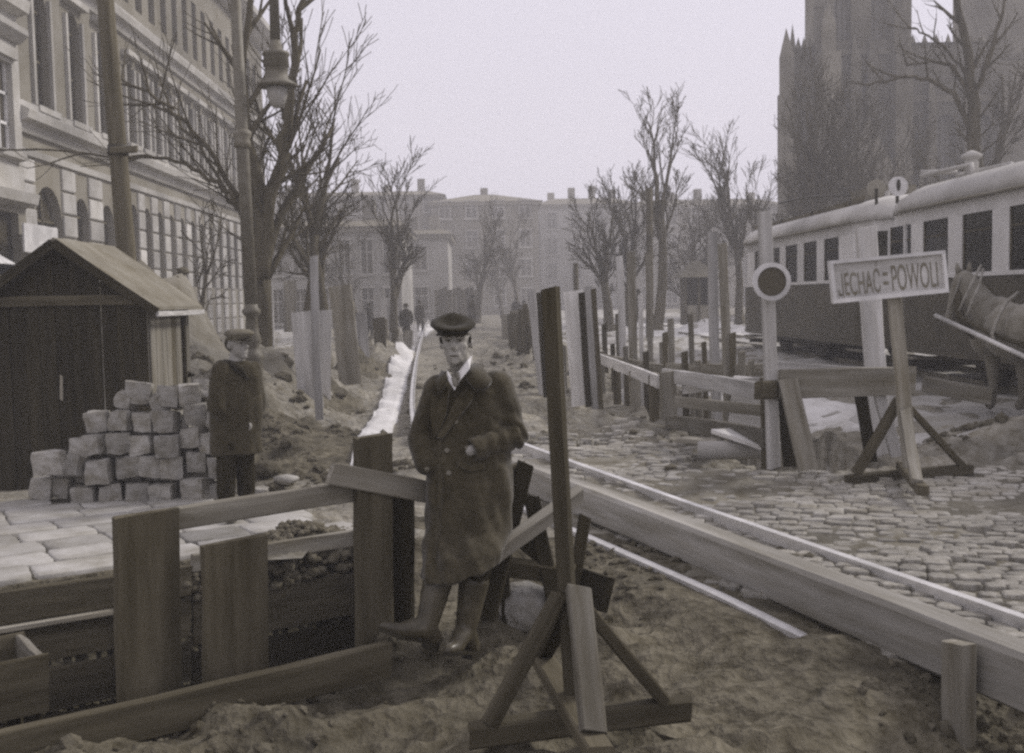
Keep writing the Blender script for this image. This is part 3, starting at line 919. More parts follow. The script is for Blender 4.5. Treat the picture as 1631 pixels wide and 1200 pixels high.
# ---- simple far houses
WMESH = {}
def far_house(name, label, x0, x1, y0, y1, h, roof_h, wm, rm, floors, pitch, face='front', ww=.55, wh=1.7, z0=1.2, storey=3.6, chim=2, hip=2.0, gable=False, z_base=-0.3):
    t = thing(name, label, 'building', ((x0 + x1) / 2, (y0 + y1) / 2, 0))
    box('wall', x0, x1, y0, y1, z_base, h, wm, t)
    e = .5
    xm, ym = (x0 + x1) / 2, (y0 + y1) / 2
    if gable == 'front':
        V = [(x0 - e, y0 - e, h), (x1 + e, y0 - e, h), (x1 + e, y1, h), (x0 - e, y1, h), (xm, y0 - e, h + roof_h), (xm, y1, h + roof_h)]
        F = [(0, 1, 4), (1, 2, 5, 4), (2, 3, 5), (3, 0, 4, 5), (0, 3, 2, 1)]
    else:
        hp = hip
        V = [(x0 - e, y0 - e, h), (x1 + e, y0 - e, h), (x1 + e, y1 + e, h), (x0 - e, y1 + e, h), (x0 + hp, ym, h + roof_h), (x1 - hp, ym, h + roof_h)]
        F = [(0, 1, 5, 4), (1, 2, 5), (2, 3, 4, 5), (3, 0, 4), (0, 3, 2, 1)]
    roof = mk('roof', V, F, rm, t)
    box('eaves', x0 - .35, x1 + .35, y0 - .35, y1 + .35, h - .35, h - .01, M_STUC, t)
    rg = random.Random(len(label))
    for k in range(chim):
        cx = x0 + (x1 - x0) * (k + .7) / (chim + .4)
        box('chimney', cx - .45, cx + .45, ym - .4, ym + .4, h + roof_h * .4, h + roof_h + rg.uniform(.7, 1.6), M_STUC, roof)
    key = (ww, wh, face)
    def win(x, y, z):
        if key not in WMESH:
            if face == 'front':
                WMESH[key] = (mesh('window', boxv(-ww, ww, -.05, .1, 0, wh), BOXF, M_GLASS), mesh('frame', *merge([(boxv(-ww - .12, -ww, -.12, .1, -.1, wh + .1), BOXF), (boxv(ww, ww + .12, -.12, .1, -.1, wh + .1), BOXF), (boxv(-ww - .2, ww + .2, -.2, .1, wh, wh + .16), BOXF), (boxv(-ww - .2, ww + .2, -.2, .1, -.2, 0), BOXF), (boxv(-.04, .04, -.08, .05, 0, wh), BOXF), (boxv(-ww, ww, -.08, .05, wh * .62, wh * .62 + .08), BOXF)]), M_FRAME))
            else:
                WMESH[key] = (mesh('window', boxv(-.1, .05, -ww, ww, 0, wh), BOXF, M_GLASS), mesh('frame', *merge([(boxv(-.1, .12, -ww - .12, -ww, -.1, wh + .1), BOXF), (boxv(-.1, .12, ww, ww + .12, -.1, wh + .1), BOXF), (boxv(-.1, .2, -ww - .2, ww + .2, wh, wh + .16), BOXF), (boxv(-.1, .2, -ww - .2, ww + .2, -.2, 0), BOXF)]), M_FRAME))
        wm_ = link('window', WMESH[key][0], t, Matrix.Translation((x, y, z)))
        link('frame', WMESH[key][1], wm_, Matrix.Translation((x, y, z)))
    for f in range(floors):
        z = z0 + f * storey
        if face == 'front':
            n = max(1, int((x1 - x0 - .8) / pitch))
            for k in range(n): win(x0 + (x1 - x0) * (k + .5) / n, y0 - .06, z)
        else:
            n = max(1, int((y1 - y0 - .8) / pitch))
            for k in range(n): win(x1 + .06, y0 + (y1 - y0) * (k + .5) / n, z)
    return t

def fx_(px, Y): return at(px, 470, Y).x
def fz_(px, py, Y): return at(px, py, Y).z
far_house('pale_town_house', 'low pale house with ground floor shop windows behind the left trees', fx_(425, 74), fx_(640, 74), 74, 86, fz_(540, 362, 74), .9, M_STUCP, M_ROOF, 2, 1.3, hip=.6, ww=.36, wh=2.2, z0=.3, storey=3.2)
far_house('grey_town_house', 'two storey grey house beyond the low pale house', fx_(628, 92), fx_(715, 92), 92, 104, fz_(660, 374, 92), .8, M_STUCP, M_ROOF, 2, 2.0, ww=.5, wh=1.9, z0=.8, storey=3.4, hip=.6)
far_house('tall_tenement', 'large hazy tenement with long flat roof on the left skyline', fx_(395, 125), fx_(706, 125), 125, 150, fz_(600, 312, 125), fz_(600, 288, 125) - fz_(600, 312, 125), M_STUC, M_ROOF, 4, 2.6, z0=1.4, storey=3.4, chim=5)
far_house('broad_tenement', 'dark hazy tenement with low broad roof in the middle of the skyline', fx_(690, 118), fx_(860, 118), 118, 150, fz_(760, 322, 118), fz_(745, 288, 118) - fz_(760, 322, 118), M_STUC, M_ROOF, 4, 2.4, z0=1.0, storey=3.1, chim=1, hip=4.5)
far_house('pale_end_block', 'pale four storey block closing the street with chimneys on its roof', fx_(862, 140), fx_(1012, 140), 140, 155, fz_(910, 326, 140), fz_(910, 308, 140) - fz_(910, 326, 140), M_STUCP, M_ROOF, 4, 2.7, ww=.6, wh=2.0, z0=.8, storey=3.2, chim=4)
far_house('long_terrace', 'long hazy terrace behind the trees right of the pale block', fx_(1010, 132), fx_(1250, 132), 132, 146, fz_(1100, 328, 132), fz_(1100, 310, 132) - fz_(1100, 328, 132), M_STUC, M_ROOF, 4, 2.7, ww=.6, wh=2.0, z0=.8, storey=3.1, chim=5)
hd = thing('hoarding', 'dark boarded hoarding below the gabled tenement', 'fence', at(722, 470, 80))
p0, p1 = at(692, 468, 80), at(762, 468, 80)
for k in range(10):
    x = p0.x + (p1.x - p0.x) * k / 10
    plank('board', (x + .16, 80, -.1), (x + .16, 80, 2.35 + .1 * (k % 3)), .3, .04, (1, 0, 0), M_WOODD, hd)
plank('rail', (p0.x, 80.06, 2.0), (p1.x, 80.06, 2.0), .14, .05, (0, 0, 1), M_WOODD, hd)

# ---- the church on the right
CY = 66.0
ch = thing('gothic_church', 'tall hazy gothic stone church with a tower above the trees on the right', 'church', (26, 76, 0))
def cx(px): return at(px, 470, CY).x
def cz(px, py): return at(px, py, CY).z
XL, XT0, XT1, XR = cx(1254), cx(1308), cx(1418), cx(1592)
ZW, ZS = cz(1265, 78), cz(1500, 66)
PC = lambda u, v, d: Vector((u, CY + d, v))
wall('west_wall', PC, XL, XT0, -.3, ZW, [((XL + XT0) / 2, .45, 5.5, 12.5, True)], M_CHUR, ch, .5)
PT = lambda u, v, d: Vector((u, CY - .8 + d, v))
TC = (XT0 + XT1) / 2
wall('tower_wall', PT, XT0, XT1, -.3, 14.5, [(TC, 1.35, .2, 7.6, True)], M_CHUR, ch, .9)
wall('tower_wall', PT, XT0, XT1, 14.5, 32, [(TC - 1.1, .5, 16.4, 24, True), (TC + 1.1, .5, 16.4, 24, True)], M_CHUR, ch, .7)
PN = lambda u, v, d: Vector((u, CY + .4 + d, v))
nops = [(XT1 + 1.3 + 2.2 * k, .55, 5.2, 12.2, True) for k in range(3)]
wall('nave_wall', PN, XT1, XR, -.3, ZS, nops, M_CHUR, ch, .5)
for P_, o in [(PC, ((XL + XT0) / 2, .45, 5.5, 12.5, True)), (PT, (TC, 1.35, .2, 7.6, True)), (PT, (TC - 1.1, .5, 16.4, 24, True)), (PT, (TC + 1.1, .5, 16.4, 24, True))] + [(PN, o) for o in nops]:
    fill_opening(P_, *o, ch, depth=.5, bars=(2, 3), fm=M_CHUR)
box('nave_volume', XT0 + .6, XR, CY + 1.2, CY + 12, -.3, ZW - .6, M_CHUR, ch)
box('aisle_volume', XL + .02, XT0 + .58, CY + .55, CY + 1.5, -.3, ZW - .05, M_CHUR, ch)
box('tower_volume', XT0 + .02, XT1 - .02, CY + .2, CY + 3.4, -.3, 32, M_CHUR, ch)
mk('roof', [(XT1, CY + .2, ZS), (XR, CY + .2, ZS), (XR, CY + 14, ZS), (XT1, CY + 14, ZS), (XT1, CY + 7, ZS + .8), (XR, CY + 7, ZS + .8)], [(0, 1, 5, 4), (2, 3, 4, 5), (0, 4, 3), (1, 2, 5)], M_ROOF, ch)
def buttress(x, y, wd, z1, z2):
    V = boxv(x - wd, x + wd, y - 1.3, y + .1, -.3, z1) + boxv(x - wd * .8, x + wd * .8, y - .7, y + .1, z1, z2)
    V[3 + 0] = V[3]
    F = BOXF + [tuple(i + 8 for i in f) for f in BOXF]
    n = len(V); V += [(x - wd * .8, y - .7, z2), (x + wd * .8, y - .7, z2), (x + wd * .8, y + .1, z2), (x - wd * .8, y + .1, z2), (x, y - .2, z2 + 1.7)]
    F += [(n, n + 1, n + 4), (n + 1, n + 2, n + 4), (n + 2, n + 3, n + 4), (n + 3, n, n + 4)]
    mk('buttress', V, F, M_CHUR, ch)
buttress(XL - .1, CY, .42, 9.8, 15.6)
buttress(XT0, CY - .8, .5, 15.5, 17.2); buttress(XT1, CY - .8, .5, 15.5, 17.2)
buttress(XT0 + 1.6, CY - .8, .4, 9, 15); buttress(XT1 - 1.6, CY - .8, .4, 9, 15)
for k in range(3): buttress(XT1 + 2.4 + 2.2 * k, CY + .4, .33, 8, 13)
for z in (4.6, 8.4, 13.0, 15.5, 25):
    box('string_course', XT0 - .12, XT1 + .12, CY - 1.0, CY - .82, z, z + .3, M_CHUR, ch)
box('string_course', XL, XT0 - .5, CY - .2, CY - .02, 13.3, 13.7, M_CHUR, ch)
box('string_course', XT1 + .5, XR, CY + .2, CY + .38, 12.9, 13.3, M_CHUR, ch)
# porch with a gable
px0, px1 = TC - 2.0, TC + 2.0
mk('porch_gable', [(px0, CY - 2.2, 7.8), (px1, CY - 2.2, 7.8), (TC, CY - 2.2, 11.6), (px0, CY - .9, 7.8), (px1, CY - .9, 7.8), (TC, CY - .9, 11.6)], [(0, 1, 2), (3, 5, 4), (0, 2, 5, 3), (1, 4, 5, 2), (0, 3, 4, 1)], M_CHUR, ch)
for s_ in (-1, 1): box('porch_pier', TC + s_ * 1.75 - .3, TC + s_ * 1.75 + .3, CY - 2.2, CY - .85, -.3, 7.8, M_CHUR, ch)
for k in range(5):  # pinnacles along the parapet and the tower's corner
    xx = XL + .35 + (XT0 - XL - .7) * k / 4
    mk('pinnacle', [(xx - .16, CY - .1, ZW), (xx + .16, CY - .1, ZW), (xx + .16, CY + .22, ZW), (xx - .16, CY + .22, ZW), (xx, CY + .06, ZW + (1.5 if k in (0,) else .7))], [(0, 1, 4), (1, 2, 4), (2, 3, 4), (3, 0, 4), (0, 3, 2, 1)], M_CHUR, ch)
for xx, zz_ in ((XT0 - .35, 18.2), (XT1 + .45, 18.6)):
    V = boxv(xx - .28, xx + .28, CY - 1.2, CY - .65, 14, zz_)
    n = len(V); V += [(xx - .34, CY - 1.26, zz_), (xx + .34, CY - 1.26, zz_), (xx + .34, CY - .6, zz_), (xx - .34, CY - .6, zz_), (xx, CY - .93, zz_ + 3)]
    mk('pinnacle', V, BOXF + [(n, n + 1, n + 4), (n + 1, n + 2, n + 4), (n + 2, n + 3, n + 4), (n + 3, n, n + 4)], M_CHUR, ch)
for z0_, z1_, k_ in ((8.9, 12.6, 4), (13.5, 15.2, 6), (25.6, 30, 5)):      # blind arcades on the tower face
    for q in range(k_):
        xa = XT0 + .7 + (XT1 - XT0 - 1.4) * (q + .5) / k_
        wq = (XT1 - XT0 - 1.4) / k_ * .5
        o_ = arch_pts(xa, wq * .62, z0_, z1_, True)
        V_ = [(u, CY - .84, v) for u, v in o_] + [(u, CY - .75, v) for u, v in o_]
        n_ = len(o_)
        mk('blind_arch', V_, [tuple(range(n_))] + [(k, (k + 1) % n_, n_ + (k + 1) % n_, n_ + k) for k in range(n_)], M_STUC, ch)
        box('colonnette', xa - wq - .08, xa - wq + .08, CY - 1.02, CY - .81, z0_, z1_, M_CHUR, ch)
for q in range(9):
    xa = XT1 + .7 + (XR - XT1 - 1) * q / 8
    mk('crocket', [(xa - .14, CY + .2, ZS), (xa + .14, CY + .2, ZS), (xa + .14, CY + .5, ZS), (xa - .14, CY + .5, ZS), (xa, CY + .35, ZS + .55)], [(0, 1, 4), (1, 2, 4), (2, 3, 4), (3, 0, 4), (0, 3, 2, 1)], M_CHUR, ch)
# second, farther tower at the right edge
T2Y = 74
t2x = at(1588, 60, T2Y).x
box('transept_tower', t2x, t2x + 7, T2Y, T2Y + 7, -.3, 30, M_CHUR, ch)
for z in (10, 17, 24): box('string_course', t2x - .15, t2x + 7.1, T2Y - .16, T2Y - .02, z, z + .35, M_CHUR, ch)
# ------------------------------------------------------------------ bare trees
def grow(out, p, d, L, r, lvl, rg, P):
    n = max(3, int(L / P['seg'] / (1 if lvl < 2 else .7)))
    n = min(n, 9 if lvl < 2 else (6 if lvl == 2 else 4))
    pts, rad, dirs = [p.copy()], [r], [d.copy()]
    q = p.copy(); dd = d.copy()
    for i in range(n):
        wv = P['wander'] * (0.55 if lvl == 0 else 1.0)
        dd = dd + Vector((rg.gauss(0, wv), rg.gauss(0, wv), rg.gauss(0, wv * .7))) + Vector((0, 0, P['up'] * (.6 + .3 * lvl)))
        dd.normalize()
        q = q + dd * (L / n)
        t = (i + 1) / n
        pts.append(q.copy()); dirs.append(dd.copy())
        rad.append(max(P['rmin'], r * (1 - (0.45 if lvl == 0 else 0.72) * t)))
    out[0 if lvl == 0 else 1].append(tube(pts, rad, (10, 7, 5, 4, 3, 3)[lvl] if P['near'] else (8, 5, 4, 3, 3, 3)[lvl], lvl < 2))
    if lvl >= P['max']: return
    k = P['kids'][lvl]
    k = max(1, int(round(k + rg.uniform(-.8, .8))))
    t0 = P['first'] if lvl == 0 else 0.25
    for i in range(k):
        t = t0 + (1 - t0) * (i + rg.uniform(.1, .9)) / k
        j = min(n - 1, int(t * n)); f = t * n - j
        bp = pts[j].lerp(pts[j + 1], f); br = rad[j] * (1 - f) + rad[j + 1] * f; bd = dirs[j + 1]
        a = math.radians(rg.uniform(*P['ang'])) * (1.0 if lvl else .85)
        u, v = frame_of(bd)
        ph = rg.uniform(0, 2 * math.pi) if lvl else (i * 2.4 + rg.uniform(-.5, .5))
        nd = bd * math.cos(a) + (u * math.cos(ph) + v * math.sin(ph)) * math.sin(a)
        nl = L * rg.uniform(.5, .8) * (1 - .35 * t) * (P['l1'] if lvl == 0 else 1)
        grow(out, bp, nd, nl, max(P['rmin'], br * rg.uniform(.5, .72)), lvl + 1, rg, P)
    # leader goes on
    if lvl == 0:
        for s_ in range(P['lead']):
            nd = (dirs[-1] + Vector((rg.uniform(-.35, .35), rg.uniform(-.35, .35), .35))).normalized()
            grow(out, pts[-1] - dirs[-1] * .03, nd, L * P['l1'] * rg.uniform(.7, .95), rad[-1] * .85, 1, rg, P)

def tree(label, base, trunkL, r, seed, lean=(0, 0), m=None, near=False, extra=None, group=None, **kw):
    P = dict(seg=.45, wander=.10, up=.05, rmin=.007 if near else .012, max=4, kids=(5, 5, 5, 4, 3), first=.5, ang=(28, 58), l1=.85, lead=2, near=near)
    P.update(kw)
    rg = random.Random(seed)
    bz = H(base[0], base[1])
    b0 = Vector((base[0], base[1], bz - .15))
    t = thing('bare_tree', label, 'tree', (b0.x, b0.y, bz), group)
    out = ([], [])
    grow(out, b0, Vector((lean[0], lean[1], 1)).normalized(), trunkL, r, 0, rg, P)
    # root flare
    out[0].append(tube([b0 + Vector((0, 0, -.1)), b0 + Vector((0, 0, .15)), b0 + Vector((0, 0, .6))], [r * 1.7, r * 1.25, r * .9], 10))
    if extra:
        for pts, r0, r1 in extra:
            pts = [Vector(p) for p in pts]
            # smooth the polyline a little and wander
            pp = []
            for i in range(len(pts) - 1):
                for k in range(4):
                    q = pts[i].lerp(pts[i + 1], k / 4)
                    pp.append(q + Vector((rg.gauss(0, .03), rg.gauss(0, .03), rg.gauss(0, .03))))
            pp.append(pts[-1])
            out[1].append(tube(pp, [r0 + (r1 - r0) * i / (len(pp) - 1) for i in range(len(pp))], 7))
            for i in range(2, len(pp), 2):
                dd = (pp[min(i + 1, len(pp) - 1)] - pp[i - 1]).normalized()
                u, v = frame_of(dd); ph = rg.uniform(0, 6.28)
                nd = dd * .6 + (u * math.cos(ph) + v * math.sin(ph)) * .7 + Vector((0, 0, .2))
                grow(out, pp[i], nd.normalized(), rg.uniform(.7, 1.5), r1 * 1.3, 3, rg, P)
    V, F = merge(out[0]); mk('trunk', V, F, m or M_BARK, t, True)
    V, F = merge(out[1]); mk('crown', V, F, m or M_BARK, t, True)
    return t

def bx_(px, Y): return (at(px, 480, Y).x, Y)
# left avenue
Y1 = 19.5
tree('thick forked tree with long boughs crossing the ornate facade', bx_(414, Y1), 2.4, .22, 4, (-.01, 0), near=True, kids=(0, 5, 5, 4), first=.9, ang=(14, 40), l1=1.9, lead=2, wander=.08,
     extra=[([at(412, 420, Y1), at(398, 345, Y1), at(378, 310, Y1), at(330, 235, Y1), at(285, 180, Y1), at(240, 150, Y1), at(195, 128, Y1)], .07, .02),
            ([at(412, 425, Y1), at(398, 350, Y1 - .1), at(370, 310, Y1 - .3), at(320, 275, Y1 - .5), at(262, 252, Y1 - .6), at(205, 250, Y1 - .7), at(60, 238, Y1 - .8)], .06, .015),
            ([at(411, 430, Y1), at(395, 370, Y1 + .1), at(360, 300, Y1 + .3), at(290, 200, Y1 + .4), at(255, 160, Y1 + .4)], .05, .018),
            ([at(413, 450, Y1), at(410, 330, Y1), at(398, 230, Y1), at(385, 120, Y1), at(400, -20, Y1)], .16, .05),
            ([at(415, 450, Y1), at(425, 345, Y1), at(450, 250, Y1), at(462, 150, Y1), at(470, 60, Y1), at(490, -30, Y1)], .15, .04)])
tree('straight slim tree right of the thick forked one', bx_(478, 24.5), 3.6, .17, 8, (.02, 0), near=True, first=.55, ang=(20, 46), l1=1.0)
tree('dark crooked tree with wide crown, third from the lamp post', bx_(513, 28.5), 3.4, .21, 15, (.03, 0), near=True, first=.6, ang=(28, 60), l1=1.05, lead=2)
tree('slender twin-stemmed tree before the pale houses', bx_(624, 43), 3.2, .19, 21, (.02, 0), first=.35, ang=(12, 38), l1=1.2)
tree('small sapling in front of the ornate facade', bx_(318, 27), 2.6, .08, 25, (.05, 0), first=.5, l1=.8, max=3, kids=(4, 4, 3))
tree('hazy tree standing before the gabled tenement', bx_(760, 74), 4.0, .24, 31, first=.4, ang=(22, 50), l1=1.0)
tree('faint thin tree left of the pale end block', bx_(826, 88), 4.0, .18, 33, first=.4, ang=(15, 40), l1=1.0)
tree('faint tree with low fork right of the gabled tenement', bx_(800, 96), 3.4, .2, 34, first=.4, l1=1.1)
tree('far slim tree left of the twin-stemmed one', bx_(572, 62), 3.4, .16, 35, first=.4, l1=1.0)
# middle right
tree('leaning tree with crossed stems left of the street square', bx_(972, 47), 2.5, .26, 41, (-.12, 0), first=.4, ang=(15, 45), l1=1.45, kids=(5, 6, 5, 4))
tree('second tree beside the crossed stems', bx_(998, 50), 3.0, .22, 42, (.02, 0), first=.45, ang=(15, 40), l1=1.25, kids=(5, 6, 5, 4))
tree('tall straight tree between the trench posts and kiosk', bx_(1046, 44), 4.6, .24, 43, (.03, 0), first=.5, ang=(14, 38), l1=.95, kids=(5, 6, 5, 4))
tree('dense crowned tree behind the kiosk', bx_(1096, 60), 3.2, .22, 45, first=.35, ang=(25, 60), l1=1.25, kids=(6, 6, 5, 4))
tree('bushy tree far behind the round sign post', bx_(1128, 66), 3.2, .22, 46, first=.35, ang=(25, 60), l1=1.2, kids=(6, 6, 5, 4))
tree('upright tree left of the tram end', bx_(1178, 52), 4.6, .22, 47, first=.45, ang=(14, 36), l1=.95, kids=(5, 6, 5, 4))
tree('thin tree between the tram end and the church', bx_(1214, 60), 4.4, .2, 48, first=.4, ang=(16, 44), l1=1.0)
# before the church
tree('dark tree nearest the church corner', bx_(1280, 45), 4.2, .24, 52, (-.06, 0), first=.5, ang=(14, 40), l1=1.15, kids=(5, 5, 5, 4))
tree('stout dark tree second from the church corner', bx_(1308, 44), 4.8, .34, 53, (.02, 0), first=.55, ang=(14, 44), l1=1.1, kids=(5, 5, 5, 4))
tree('slim tree third from the church corner', bx_(1346, 46), 4.2, .2, 54, first=.4, ang=(18, 52), l1=1.25, kids=(6, 6, 5, 4))
tree('spreading tree low before the church tower', bx_(1415, 48), 3.6, .2, 64, first=.35, ang=(25, 60), l1=1.3, kids=(6, 6, 5, 4))
tree('forked tree behind the route disc of the tram', bx_(1376, 43), 4.0, .22, 55, (-.03, 0), first=.4, ang=(18, 52), l1=1.25, kids=(6, 6, 5, 4))
tree('thin tree rising behind the rear tram roof frame', bx_(1460, 45), 4.0, .15, 57, first=.4, ang=(14, 44), l1=1.0, kids=(4, 4, 4, 3))
Y2 = 33
tree('large tree arching leftwards over the rear tram', bx_(1556, Y2), 2.2, .27, 58, (-.01, 0), near=True, first=.9, ang=(25, 62), l1=1.6, kids=(0, 4, 4, 4), lead=1,
     extra=[([at(1556, 400, Y2), at(1555, 300, Y2), at(1552, 215, Y2), at(1520, 150, Y2), at(1480, 128, Y2), at(1430, 124, Y2), at(1385, 136, Y2)], .13, .03),
            ([at(1555, 300, Y2), at(1550, 165, Y2), at(1520, 105, Y2), at(1480, 98, Y2), at(1445, 105, Y2)], .09, .03),
            ([at(1554, 260, Y2), at(1545, 130, Y2), at(1510, 80, Y2), at(1470, 52, Y2), at(1450, 45, Y2)], .06, .02),
            ([at(1556, 440, Y2), at(1555, 300, Y2), at(1550, 170, Y2), at(1541, 80, Y2), at(1525, 0, Y2), at(1518, -40, Y2)], .25, .06),
            ([at(1554, 240, Y2), at(1556, 150, Y2), at(1582, 70, Y2), at(1600, 0, Y2)], .12, .04)])
tree('pale tree at the right edge above the rear tram', bx_(1603, 38), 6.0, .24, 59, first=.5, ang=(20, 50), l1=.8, kids=(4, 4, 4, 4))

# ------------------------------------------------------------------ poles and lamps
q0, q1 = at(163, -60, 15.5), at(206, 470, 15.5)
zb = H(q1.x, 15.5)
up = thing('utility_pole', 'dark wooden utility pole rising behind the shed', 'pole', (q1.x, 15.5, zb))
foot_ = q1 + (q1 - q0) * ((zb - q1.z) / (q1.z - q0.z))
V, F = tube([foot_, q1.lerp(foot_, .3), at(188, 240, 15.5), at(176, 100, 15.5), q0], [.14, .135, .12, .115, .11], 14)
mk('shaft', V, F, M_POLE, up, True)
c_ = at(188, 240, 15.5)
V, F = tube([c_ + Vector((0, 0, -.07)), c_ + Vector((0, 0, .07))], .14, 14); mk('iron_band', V, F, M_BLACK, up, True)
plank('crossarm', at(188, 240, 15.35) + Vector((-.1, 0, 0)), at(212, 238, 15.35) + Vector((.05, 0, 0)), .09, .08, (0, 0, 1), M_WOODD, up)

LY = 14.6
lx = at(404, 600, LY).x
lz = H(lx, LY)
lp = thing('arc_lamp_post', 'tall iron lamp post with bell shaped base and hanging arc lamp', 'street lamp', (lx, LY, lz))
zt = at(400, 497, LY).z
def zat(py, px=400): return at(px, py, LY).z
prof = [(.19, lz - .2), (.19, lz + .12), (.15, lz + .2), (.12, zat(578)), (.145, zat(572)), (.145, zat(566)), (.10, zat(560)), (.085, zat(552)), (.13, zat(544)), (.09, zat(530)), (.075, zat(505)), (.115, zat(500)), (.125, zat(495)), (.09, zat(490)), (.085, zat(485))]
V, F = lathe([(r, z) for r, z in prof], (lx, LY, 0), 18)
mk('base', V, F, M_IRON, lp, True)
topx = at(374, 0, LY).x
tp = Vector((topx, LY, at(374, -80, LY).z))
V, F = tube([(lx, LY, zat(490)), (lx + (topx - lx) * .5, LY, zat(250)), tp], [.085, .08, .065], 14)
mk('shaft', V, F, M_IRON, lp, True)
c_ = at(386, 222, LY)
V, F = lathe([(.085, -.12), (.11, -.1), (.11, -.04), (.095, 0), (.12, .05), (.12, .09), (.08, .12)], c_, 16); mk('collar', V, F, M_IRON, lp, True)
lc = at(441, 135, LY)   # lamp hood rim
arm = [tp, tp + Vector((.06, 0, .45)), tp + Vector((.25, 0, .62)), Vector((lc.x - .06, LY, tp.z + .5)), Vector((lc.x, LY, tp.z + .25)), Vector((lc.x, LY, at(441, 70, LY).z))]
V, F = tube(arm, [.06, .055, .05, .045, .05, .07], 10); mk('arm', V, F, M_IRON, lp, True)
sc = (at(441, 75, LY).z - at(441, 135, LY).z)
V, F = lathe([(.26, -.03), (.27, 0), (.15, .07), (.15, sc * .45), (.17, sc * .47), (.16, sc * .75), (.18, sc * .78), (.17, sc * .86), (.09, sc * .92), (.06, sc + .12)], lc, 20)
hood = mk('lamp_hood', V, F, M_IRON, lp, True)
V, F = lathe([(.03, -.30), (.09, -.27), (.13, -.15), (.14, -.04)], lc, 16); mk('glass_globe', V, F, M_GLASS if False else M_FRAME, lp, True)

def streetpole(px, py0, py1, Y, r, label, m=M_WOODD):
    a, b_ = at(px, py0, Y), at(px + 1, py1, Y)
    zb_ = H(b_.x, Y)
    o = mk('street_pole', *tube([(b_.x, Y, zb_ - .1), (a.x, Y, a.z)], [r, r * .8], 10), m, None, True)
    return tag(o, label, 'pole')
streetpole(1034, 300, 540, 38, .14, 'tall dark pole beside the straight tree')
streetpole(917, 420, 500, 40, .12, 'short dark pole above the standing planks', M_WOODD)

# ------------------------------------------------------------------ kiosk
KY = 50
k0, k1 = at(1083, 500, KY), at(1142, 500, KY)
kz = .25
kk = thing('kiosk', 'small wooden kiosk with pale pointed roof among the trees', 'kiosk', ((k0.x + k1.x) / 2, KY, kz))
ze = at(1110, 442, KY).z
kx0, kx1 = k0.x + .25, k1.x - .25
box('back_wall', kx0, kx1, KY + 1.2, KY + 1.3, kz, ze, M_WOODD, kk)
box('side_wall', kx0, kx0 + .08, KY, KY + 1.19, kz, ze, M_WOODD, kk); box('side_wall', kx1 - .08, kx1, KY, KY + 1.19, kz, ze, M_WOODD, kk)
box('counter', kx0 + .09, kx1 - .09, KY - .05, KY + .3, kz, kz + .9, M_WOOD, kk)
for x in (kx0, (kx0 + kx1) / 2, kx1): plank('post', (x, KY - .1, kz), (x, KY - .1, ze), .1, .1, (1, 0, 0), M_WOODD, kk)
cxk, cyk = (k0.x + k1.x) / 2, KY + .6
mk('roof', [(k0.x - .15, KY - .5, ze), (k1.x + .15, KY - .5, ze), (k1.x + .15, KY + 1.7, ze), (k0.x - .15, KY + 1.7, ze), (cxk - .15, cyk, at(1112, 415, KY).z), (cxk + .15, cyk, at(1112, 415, KY).z)], [(0, 1, 5, 4), (1, 2, 5), (2, 3, 4, 5), (3, 0, 4), (0, 3, 2, 1)], M_FELT, kk)
# ------------------------------------------------------------------ tool shed
SY = 11.0
rid = at(95, 388, SY)
xr = at(233, 480, SY).x
xl = at(-34, 500, SY).x
ez = at(236, 481, SY).z
gz = H(rid.x, SY + .3)
xle = rid.x - (xr - rid.x) * 1.0
D = 1.5
sh = thing('tool_shed', 'wooden tool shed, its shaded front coloured dark, with pale felt gable roof beside the stone pile', 'shed', (rid.x, SY + .7, gz))
def ridgez(x): return rid.z - (rid.z - ez) * abs(x - rid.x) / (xr - rid.x)
nb = 11
for k in range(nb):
    x0 = xl + (xr - xl) * k / nb; x1 = xl + (xr - xl) * (k + 1) / nb
    xm = (x0 + x1) / 2
    plank('board', (xm, SY, gz - .05), (xm, SY, ridgez(xm) - .05), x1 - x0 - .006, .025, (1, 0, 0), M_WOODB, sh, .4)  # near-black boards put the shade of the front into the colour
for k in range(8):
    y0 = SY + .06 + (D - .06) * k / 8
    plank('board', (xr, y0 + .09, gz - .05), (xr, y0 + .09, ez - .03), .172, .025, (0, 1, 0), M_WOOD if k not in (4,) else M_WOODD, sh, .4)  # lighter boards put the lit side into the colour
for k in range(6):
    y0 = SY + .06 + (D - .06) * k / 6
    plank('board', (xl, y0 + .12, gz - .05), (xl, y0 + .12, ez + .02), .23, .025, (0, 1, 0), M_WOODB, sh, .4)  # shaded left wall, coloured near-black like the front
plank('tie_beam', (xl + .02, SY - .03, ridgez(xr) + .02), (xr - .02, SY - .03, ridgez(xr) + .02), .1, .035, (0, 0, 1), M_WOODD, sh)
def slope(xa, xb, nm='roof_slope'):
    o = .10
    V = []
    for y in (SY - .16, SY + D + .12):
        for x in (xa, xb):
            V.append((x, y, ridgez(x) + .015)); 
    n_ = Vector((0, 0, .035))
    V2 = V + [tuple(Vector(v) + n_) for v in V]
    return mk(nm, V2, [(0, 1, 3, 2), (4, 6, 7, 5), (0, 4, 5, 1), (2, 3, 7, 6), (0, 2, 6, 4), (1, 5, 7, 3)], M_FELT, sh)
slope(rid.x, xr + .14); slope(rid.x, xle - .42)
plank('barge_board', (rid.x, SY - .17, rid.z + .0), (xr + .14, SY - .17, ridgez(xr + .14) - .0), .09, .022, (0, 0, 1), M_WOODB, sh)
plank('barge_board', (rid.x, SY - .17, rid.z + .0), (xle - .3, SY - .17, ridgez(xle - .3) - .0), .09, .022, (0, 0, 1), M_WOODB, sh)
